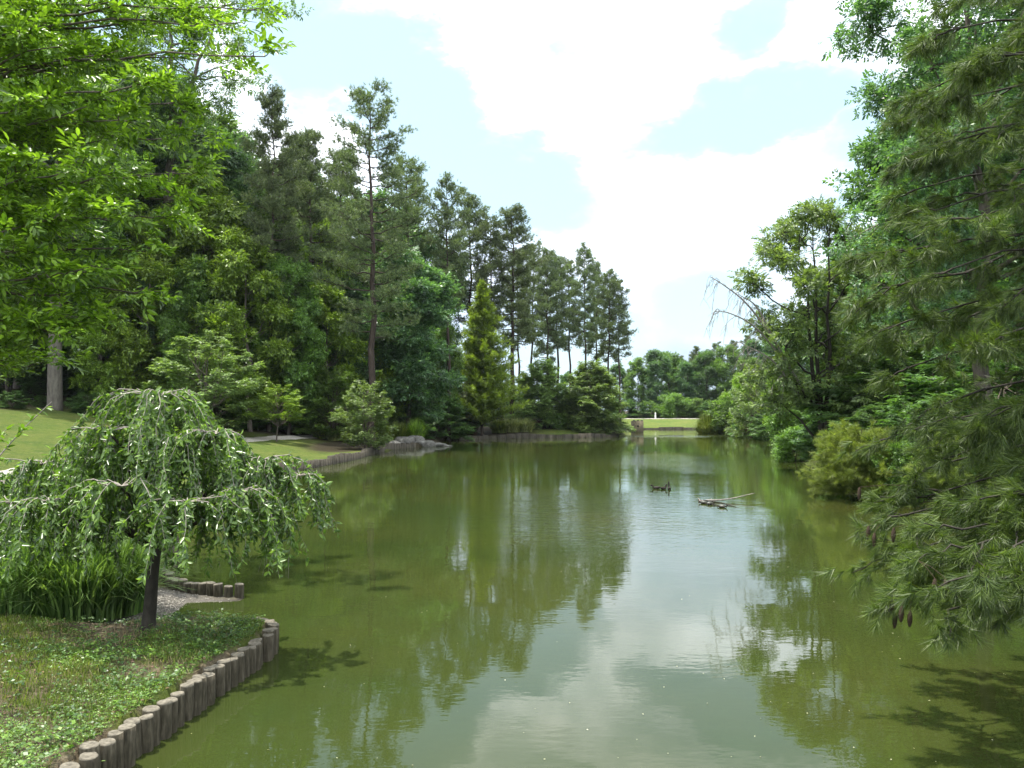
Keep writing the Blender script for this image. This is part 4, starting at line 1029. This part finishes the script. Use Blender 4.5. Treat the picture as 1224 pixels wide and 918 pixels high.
# ground cover on the near bank: grass and small leaves nobody could count
def cover():
    rng = np.random.default_rng(161)
    def pts(n, x0=-9.5, x1=-3.2, y0=4.2, y1=12.6):
        x = rng.uniform(x0, x1, n); y = rng.uniform(y0, y1, n); d = sdist(x, y); q = (d > .1) & (np.hypot(x + 6.0, y - 12.75) > 1.35)
        x, y = x[q], y[q]; return x, y, terr(x, y)
    def patch(x, y, k): return np.sin(x * 1.3 * k + 2 * np.sin(y * .9 * k)) * np.sin(y * 1.7 * k + 1.3 * np.sin(x * 1.1 * k)) + .5 * np.sin(x * 4.1 * k + y * 3.3 * k)
    x, y, z = pts(120000); keep = patch(x, y, .9) + rng.normal(0, .35, len(x)) > .05; x, y, z = x[keep], y[keep], z[keep]; n = len(x)
    T = (np.array([(-.05, 0, 0), (.05, 0, 0), (.03, .12, .6), (0, .35, 1)]), [[0, 1, 2, 3]]); mb = MB(); a = rng.random(n) * 6.28
    mb.scatter(T[0], T[1], np.stack([x, y, z - .005], 1), np.stack([np.cos(a), np.sin(a), 0 * a], 1), np.tile([0, 0, 1.], (n, 1)), rng.uniform(.03, .085, n))
    tag(mb.build('grass', M['blade']), 'short patchy grass on the near bank', 'grass', kind='stuff')
    x, y, z = pts(26000); keep = patch(x + 3, y, 1.2) + rng.normal(0, .4, len(x)) > .1; x, y, z = x[keep], y[keep], z[keep]; n = len(x); mb = MB(); a = rng.random(n) * 6.28
    mb.scatter(T[0], T[1], np.stack([x, y, z - .005], 1), np.stack([np.cos(a), np.sin(a), 0 * a], 1), np.tile([0, 0, 1.], (n, 1)) + rng.normal(0, .5, (n, 3)), rng.uniform(.03, .09, n))
    tag(mb.build('grass', M['blade_dry']), 'dry straw lying among the near bank grass', 'dry grass', kind='stuff')
    for (N_, th, s0, s1, hm_, sd_, mat_, nm, lb) in [(110000, 1.25, .009, .026, .07, 0, 'herb', 'undergrowth', 'clover and small leafy weeds covering the near bank'),
                                              (7000, 1.4, .025, .055, .12, 5, 'herb', 'undergrowth', 'larger pale weed leaves scattered over the near bank'),
                                              (14000, 1.2, .02, .045, .1, 9, 'leaf_d', 'undergrowth', 'dark weed leaves in the shade under the cherry')]:
        x, y, z = pts(N_); d = sdist(x, y)
        w_ = patch(x + 7 + sd_, y + 2 + sd_, 1.0) + .6 * patch(x * 2.3 + sd_, y * 2.1, 1.0) + 1.2 * np.exp(-(((x + 4.0) / .55) ** 2)) * (sd_ < 9) + .5 * (d < .4) + .3 * (y > 9.3) + .5 * (y < 7.4) * (x > -5.0) + 1.0 * (sd_ == 9) * (y > 8.2)
        keep = w_ + rng.normal(0, .45, len(x)) > th
        x, y, z = x[keep], y[keep], z[keep]; n = len(x); mb = MB(); a = rng.random(n) * 6.28
        h = rng.uniform(.0, hm_, n); sz_ = rng.uniform(s0, s1, n)
        for k in range(3):
            aa = a + k * 2.1 + rng.normal(0, .3, n)
            mb.scatter(LEAF[0] * [1, 1.5, 1], LEAF[1], np.stack([x, y, z + h], 1), np.stack([np.cos(aa), np.sin(aa), rng.normal(.1, .3, n)], 1), np.tile([0, 0, 1.], (n, 1)) + rng.normal(0, .4, (n, 3)), sz_)
        tag(mb.build(nm, M[mat_]), lb, 'ground cover', kind='stuff')
    x, y, z = pts(5000); n = len(x); mb = MB(); a = rng.random(n) * 6.28
    mb.scatter(LEAF[0], LEAF[1], np.stack([x, y, z + .012], 1), np.stack([np.cos(a), np.sin(a), 0 * a], 1), np.tile([0, 0, 1.], (n, 1)) + rng.normal(0, .3, (n, 3)), rng.uniform(.03, .07, n))
    tag(mb.build('fallen_leaves', M['brown_leaf']), 'brown fallen leaves lying on the near bank', 'leaf litter', kind='stuff')
cover()
# pebbles and debris at the inlet
def pebbles():
    rng = np.random.default_rng(171); n = 2600; x = rng.normal(-5.95, .55, n); y = rng.normal(12.8, .5, n); z = terr(x, y); q = z > -.02
    x, y, z = x[q], y[q], z[q]; n = len(x)
    o = np.array([(1, 0, 0), (0, 1, 0), (-1, 0, 0), (0, -1, 0), (0, 0, .6), (0, 0, -.6)]); F = [[0, 1, 4], [1, 2, 4], [2, 3, 4], [3, 0, 4], [1, 0, 5], [2, 1, 5], [3, 2, 5], [0, 3, 5]]
    mb = MB(); mb.scatter(o, F, np.stack([x, y, z + .004], 1), rng.normal(0, 1, (n, 3)) * [1, 1, .2], np.tile([0, 0, 1.], (n, 1)), rng.uniform(.006, .022, n))
    tag(mb.build('gravel', M['gravel']), 'loose pebbles on the grey inlet beach behind the cherry trunk', 'gravel', kind='stuff')
pebbles()
def flecks():
    rng = np.random.default_rng(181); n = 380; D = rng.uniform(0, 1, n) ** 1.5 * 32 + 6.5; px = rng.uniform(150, 1224, n); x = wx(px, D); d = sdist(x, D); q = d < -.3; x, D = x[q], D[q]; n = len(x)
    mb = MB(); mb.scatter(LEAF[0], LEAF[1], np.stack([x, D, np.full(n, .006)], 1), rng.normal(0, 1, (n, 3)) * [1, 1, .05], np.tile([0, 0, 1.], (n, 1)) + rng.normal(0, .2, (n, 3)), rng.uniform(.008, .028, n))
    tag(mb.build('floating_debris', M['fleck']), 'pale petals and specks floating on the pond', 'floating petals', kind='stuff')
flecks()

# ------------------------------------------------------------------ ducks, turtles, fallen branch
def blob_mesh(P, Rr, n=10): 
    m = MB(); m.tube(P, Rr, n, True); return m
def duck(x, y, rz, label, neck=.16, fwd=.13):
    b = MB(); t = np.linspace(0, 1, 12)
    body = np.stack([-.21 + .40 * t, 0 * t, .03 + .05 * (1 - t) ** 3 * 1.4 + .02 * t], 1)
    b.tube(body, np.maximum(.004, .088 * np.sin(math.pi * np.clip(t * .93 + .05, 0, 1)) ** .75), 10, True)
    nk = catmull([(.12, 0, .05), (.16, 0, .05 + neck * .5), (.15 + fwd * .2, 0, .05 + neck), (.17 + fwd * .4, 0, .09 + neck), (.22 + fwd * .4, 0, .075 + neck), (.30 + fwd * .4, 0, .06 + neck)], 4)
    rr = np.interp(np.linspace(0, 1, len(nk)), [0, .2, .45, .6, .78, .84, 1], [.06, .04, .032, .042, .034, .014, .008])
    b.tube(nk, rr, 9, True)
    o = b.build('duck', M['duck'], None, True); o.location = (x, y, 0); o.rotation_euler = (0, 0, rz); o.scale = (.8, .8, .8)
    return tag(o, label, 'duck')
D0 = 32.7
duck(wx(784, D0), D0, 2.9, 'dark duck swimming low, leftmost of the three ducks', .09)
duck(wx(791.5, D0), D0 - .2, .7, 'dark duck with hunched neck in the middle of the three ducks', .13)
duck(wx(797.5, D0), D0 - .3, 1.5, 'dark duck stretching its neck upright, rightmost of the three ducks', .27, .0)

Dk = 28.0
fb = empty('fallen_branch', (wx(860, Dk), Dk, 0)); fbx = wx(860, Dk)
def bpt(px, py, z):  # point at given height over water
    D = (CAM_H - z) * FPX / (py - HOR); return np.array([wx(px, D) - fbx, D - Dk, z])
m1 = MB(); m1.tube(catmull([bpt(834, 598.5, .02), bpt(846, 597.5, .05), bpt(862, 597, .07), bpt(878, 594.5, .12), bpt(890, 591.5, .18), bpt(901, 589, .24)], 4), np.linspace(.035, .01, 21), 7, True); m1.build('limb', M['dead'], fb, True)
m2 = MB(); m2.tube(catmull([bpt(840, 597.5, .06), bpt(858, 600, .05), bpt(872, 603.5, .02), bpt(888, 609, -.03)], 4), np.linspace(.03, .008, 13), 6, True); m2.build('limb', M['bark_dark'], fb, True)
m3 = MB(); m3.tube(catmull([bpt(834, 596, .06), bpt(842, 600, .02), bpt(852, 603, .02), bpt(864, 606, .0)], 4), np.linspace(.02, .01, 13), 6, True); m3.build('limb', M['bark_dark'], fb, True)
m4 = MB(); m4.tube([bpt(846, 597.5, .04), bpt(850, 595, .11)], [.016, .006], 5, True); m4.tube([bpt(836, 598, .03), bpt(833, 594, .12)], [.014, .005], 5, True); m4.build('stub', M['dead'], fb, True)
tag(fb, 'forked dead branch floating on the pond with turtles on it', 'branch')
def turtle(px, py, rz, label, z=.055):
    D = (CAM_H - z) * FPX / (py - HOR); u = np.linspace(0, math.pi / 2, 6); v = np.arange(14) * 2 * math.pi / 14
    root = empty('turtle', (wx(px, D), D, z - .01), rz); s = MB()
    for q in range(5):
        pass
    V = np.stack([np.outer(np.cos(u), .12 * np.cos(v)), np.outer(np.cos(u), .09 * np.sin(v)), np.outer(.06 * np.sin(u), np.ones(14))], -1).reshape(-1, 3)
    i = np.arange(5)[:, None] * 14 + np.arange(14)[None]; i2 = np.arange(5)[:, None] * 14 + (np.arange(14)[None] + 1) % 14
    s.add(V, np.stack([i, i2, i2 + 14, i + 14], -1).reshape(-1, 4)); s.build('shell', M['shell'], root, True)
    b = MB(); b.tube([(.06, 0, 0), (.12, 0, .01), (.155, 0, .035), (.185, 0, .045), (.20, 0, .042)], [.03, .02, .018, .02, .006], 8, True)
    b.tube([(-.1, 0, 0), (.0, 0, -.012), (.1, 0, 0)], [.03, .075, .03], 10)
    for sx_, sy_ in ((1, 1), (1, -1), (-1, 1), (-1, -1)): b.tube([(.06 * sx_, .05 * sy_, .0), (.1 * sx_, .1 * sy_, -.01), (.12 * sx_, .12 * sy_, -.03)], [.022, .018, .01], 6, True)
    b.build('body', M['duck'], root, True)
    return tag(root, label, 'turtle')
turtle(840, 599.5, 2.6, 'small dark turtle nearest the thick end of the floating branch')
turtle(847.5, 600.8, .4, 'small dark turtle in the middle of the floating branch')
turtle(862, 604.2, -.6, 'small dark turtle lowest on the floating branch', .05)

# ------------------------------------------------------------------ haze
hb = MB(); x0, x1, y0, y1, z0, z1 = -1000, 1000, -300, 1600, -4, 60
hb.add([(x0, y0, z0), (x1, y0, z0), (x1, y1, z0), (x0, y1, z0), (x0, y0, z1), (x1, y0, z1), (x1, y1, z1), (x0, y1, z1)],
       [[0, 3, 2, 1], [4, 5, 6, 7], [0, 1, 5, 4], [1, 2, 6, 5], [2, 3, 7, 6], [3, 0, 4, 7]])
hm = bpy.data.materials.new('haze'); ht = nt(hm); pv = nd(ht, 'ShaderNodeVolumePrincipled'); pv.inputs['Color'].default_value = (.82, .9, 1, 1)
pv.inputs['Density'].default_value = .00008; pv.inputs['Anisotropy'].default_value = .3
ho = nd(ht, 'ShaderNodeOutputMaterial'); ht.links.new(pv.outputs[0], ho.inputs['Volume'])
tag(hb.build('haze', hm), 'faint summer haze over the pond and woods', 'haze', kind='stuff')

# ------------------------------------------------------------------ sky, sun, view
SUN_EL, SUN_AZ = R(75), math.atan2(-.9, .45)        # azimuth from +Y towards +X
sd = np.array([math.sin(SUN_AZ) * math.cos(SUN_EL), math.cos(SUN_AZ) * math.cos(SUN_EL), math.sin(SUN_EL)])
from mathutils import Vector
sl = bpy.data.lights.new('sun', 'SUN'); so = bpy.data.objects.new('sun', sl); col.objects.link(so)
sl.energy = 5.0; sl.angle = R(.53); sl.color = (1, .95, .86)
so.rotation_euler = Vector(tuple(sd)).to_track_quat('Z', 'Y').to_euler()

wd = bpy.data.worlds.new('World'); sc.world = wd; wd.use_nodes = True; t = wd.node_tree; t.nodes.clear()
sky = nd(t, 'ShaderNodeTexSky', sky_type='NISHITA'); sky.sun_disc = False
sky.sun_elevation = SUN_EL; sky.sun_rotation = SUN_AZ; sky.air_density = 1.0; sky.dust_density = 1.6; sky.ozone_density = 1.0
tc = nd(t, 'ShaderNodeTexCoord').outputs['Generated']; sx = nd(t, 'ShaderNodeSeparateXYZ'); t.links.new(tc, sx.inputs[0])
az = math_(t, 'ARCTAN2', sx.outputs[0], sx.outputs[1]); el = math_(t, 'ARCSINE', sx.outputs[2]); el0 = el
def nz(scale, detail, rough, off=0.0):
    mp = nd(t, 'ShaderNodeMapping'); mp.inputs['Scale'].default_value = (1, 1, 2.0); mp.inputs['Location'].default_value = (off, off, off); t.links.new(tc, mp.inputs[0])
    n = nd(t, 'ShaderNodeTexNoise'); n.inputs['Scale'].default_value = scale; n.inputs['Detail'].default_value = detail; n.inputs['Roughness'].default_value = rough
    t.links.new(mp.outputs[0], n.inputs['Vector']); return n.outputs['Fac']
az = math_(t, 'ADD', az, math_(t, 'MULTIPLY_ADD', nz(7, 7, .62, 1.0), .22, -.11)); el = math_(t, 'ADD', el, math_(t, 'MULTIPLY_ADD', nz(7, 7, .62, 5.0), .16, -.08))
def hole(px, py, rx, ry, rot, w=1.0):
    """a gap between clouds: centre and radii given as angles (pixels of 1/960 rad)"""
    a0, e0 = math.atan((px - 612) / FPX), math.atan((HOR - py) / FPX)
    dx = math_(t, 'SUBTRACT', az, a0); dy = math_(t, 'SUBTRACT', el, e0); c, s = math.cos(R(rot)), math.sin(R(rot))
    u = math_(t, 'ADD', math_(t, 'MULTIPLY', dx, c), math_(t, 'MULTIPLY', dy, s)); v = math_(t, 'SUBTRACT', math_(t, 'MULTIPLY', dy, c), math_(t, 'MULTIPLY', dx, s))
    d = math_(t, 'ADD', math_(t, 'POWER', math_(t, 'ABSOLUTE', math_(t, 'DIVIDE', u, rx / FPX)), 2.0), math_(t, 'POWER', math_(t, 'ABSOLUTE', math_(t, 'DIVIDE', v, ry / FPX)), 2.0))
    return math_(t, 'MULTIPLY', math_(t, 'SUBTRACT', 1.4, d, clamp=True), w)
hs = [hole(500, 130, 150, 62, -38), hole(610, 215, 125, 52, -12), hole(360, 60, 90, 70, -30, .8), hole(905, 150, 120, 36, 12, .8), hole(905, 35, 50, 34, 35, .65), hole(700, 40, 30, 18, 0, .25),
      hole(860, 375, 80, 40, 0, .55), hole(790, 345, 60, 12, -10, .2), hole(700, 410, 60, 25, 0, .35), hole(560, -260, 500, 120, 10, .8), hole(100, 100, 120, 60, 20, .7), hole(1100, 200, 120, 50, 0, .6)]
H_ = hs[0]
for h in hs[1:]: H_ = math_(t, 'MAXIMUM', H_, h)
n1 = nz(4.0, 8, .6); n2 = nz(1.3, 5, .55, 3.0)
m0 = math_(t, 'SUBTRACT', math_(t, 'MULTIPLY_ADD', n1, 2.1, .0), math_(t, 'MULTIPLY', H_, 1.35))
front = math_(t, 'GREATER_THAN', sx.outputs[1], 0.0)
m0 = math_(t, 'ADD', m0, math_(t, 'MULTIPLY', math_(t, 'SUBTRACT', n2, .5), 1.0))
m0 = math_(t, 'MULTIPLY_ADD', m0, .8, .0)
mask = ramp(t, m0, [(.0, (0, 0, 0)), (.25, (.04, .04, .04)), (.45, (.14, .14, .14)), (.68, (.38, .38, .38)), (.95, (1, 1, 1))])
shade = ramp(t, nz(3.0, 6, .55, 8.0), [(.38, (.42, .46, .52)), (.64, (1, 1, 1))])
low = ramp(t, el0, [(.0, (.3, .345, .41)), (.13, (.38, .43, .5)), (.26, (.7, .74, .78)), (.4, (1, 1, .98))])
CL = 26.0
cc_ = mixc(t, 1.0, shade, low, 'MULTIPLY'); cc_ = mixc(t, 1.0, cc_, (CL, CL * .99, CL * 1.0), 'MULTIPLY')
skyc = mixc(t, .5, sky.outputs[0], (7.0, 9.6, 10.9))
fin = mixc(t, mask, skyc, cc_)
bg = nd(t, 'ShaderNodeBackground'); bg.inputs['Strength'].default_value = .1; t.links.new(fin, bg.inputs['Color'])
ow = nd(t, 'ShaderNodeOutputWorld'); t.links.new(bg.outputs[0], ow.inputs[0])

sc.view_settings.view_transform = 'Standard'; sc.view_settings.look = 'None'; sc.view_settings.gamma = 1.0
sc.view_settings.use_curve_mapping = False; sc.view_settings.exposure = 0.78
cy_ = sc.cycles; cy_.max_bounces = 6; cy_.diffuse_bounces = 3; cy_.glossy_bounces = 3; cy_.transmission_bounces = 3; cy_.transparent_max_bounces = 4
cy_.caustics_reflective = False; cy_.caustics_refractive = False; cy_.sample_clamp_indirect = 4.0
cy_.use_denoising = True
try: cy_.denoiser = 'OPENIMAGEDENOISE'; cy_.denoising_prefilter = 'ACCURATE'
except Exception: pass
cy_.use_adaptive_sampling = True; cy_.adaptive_threshold = .01
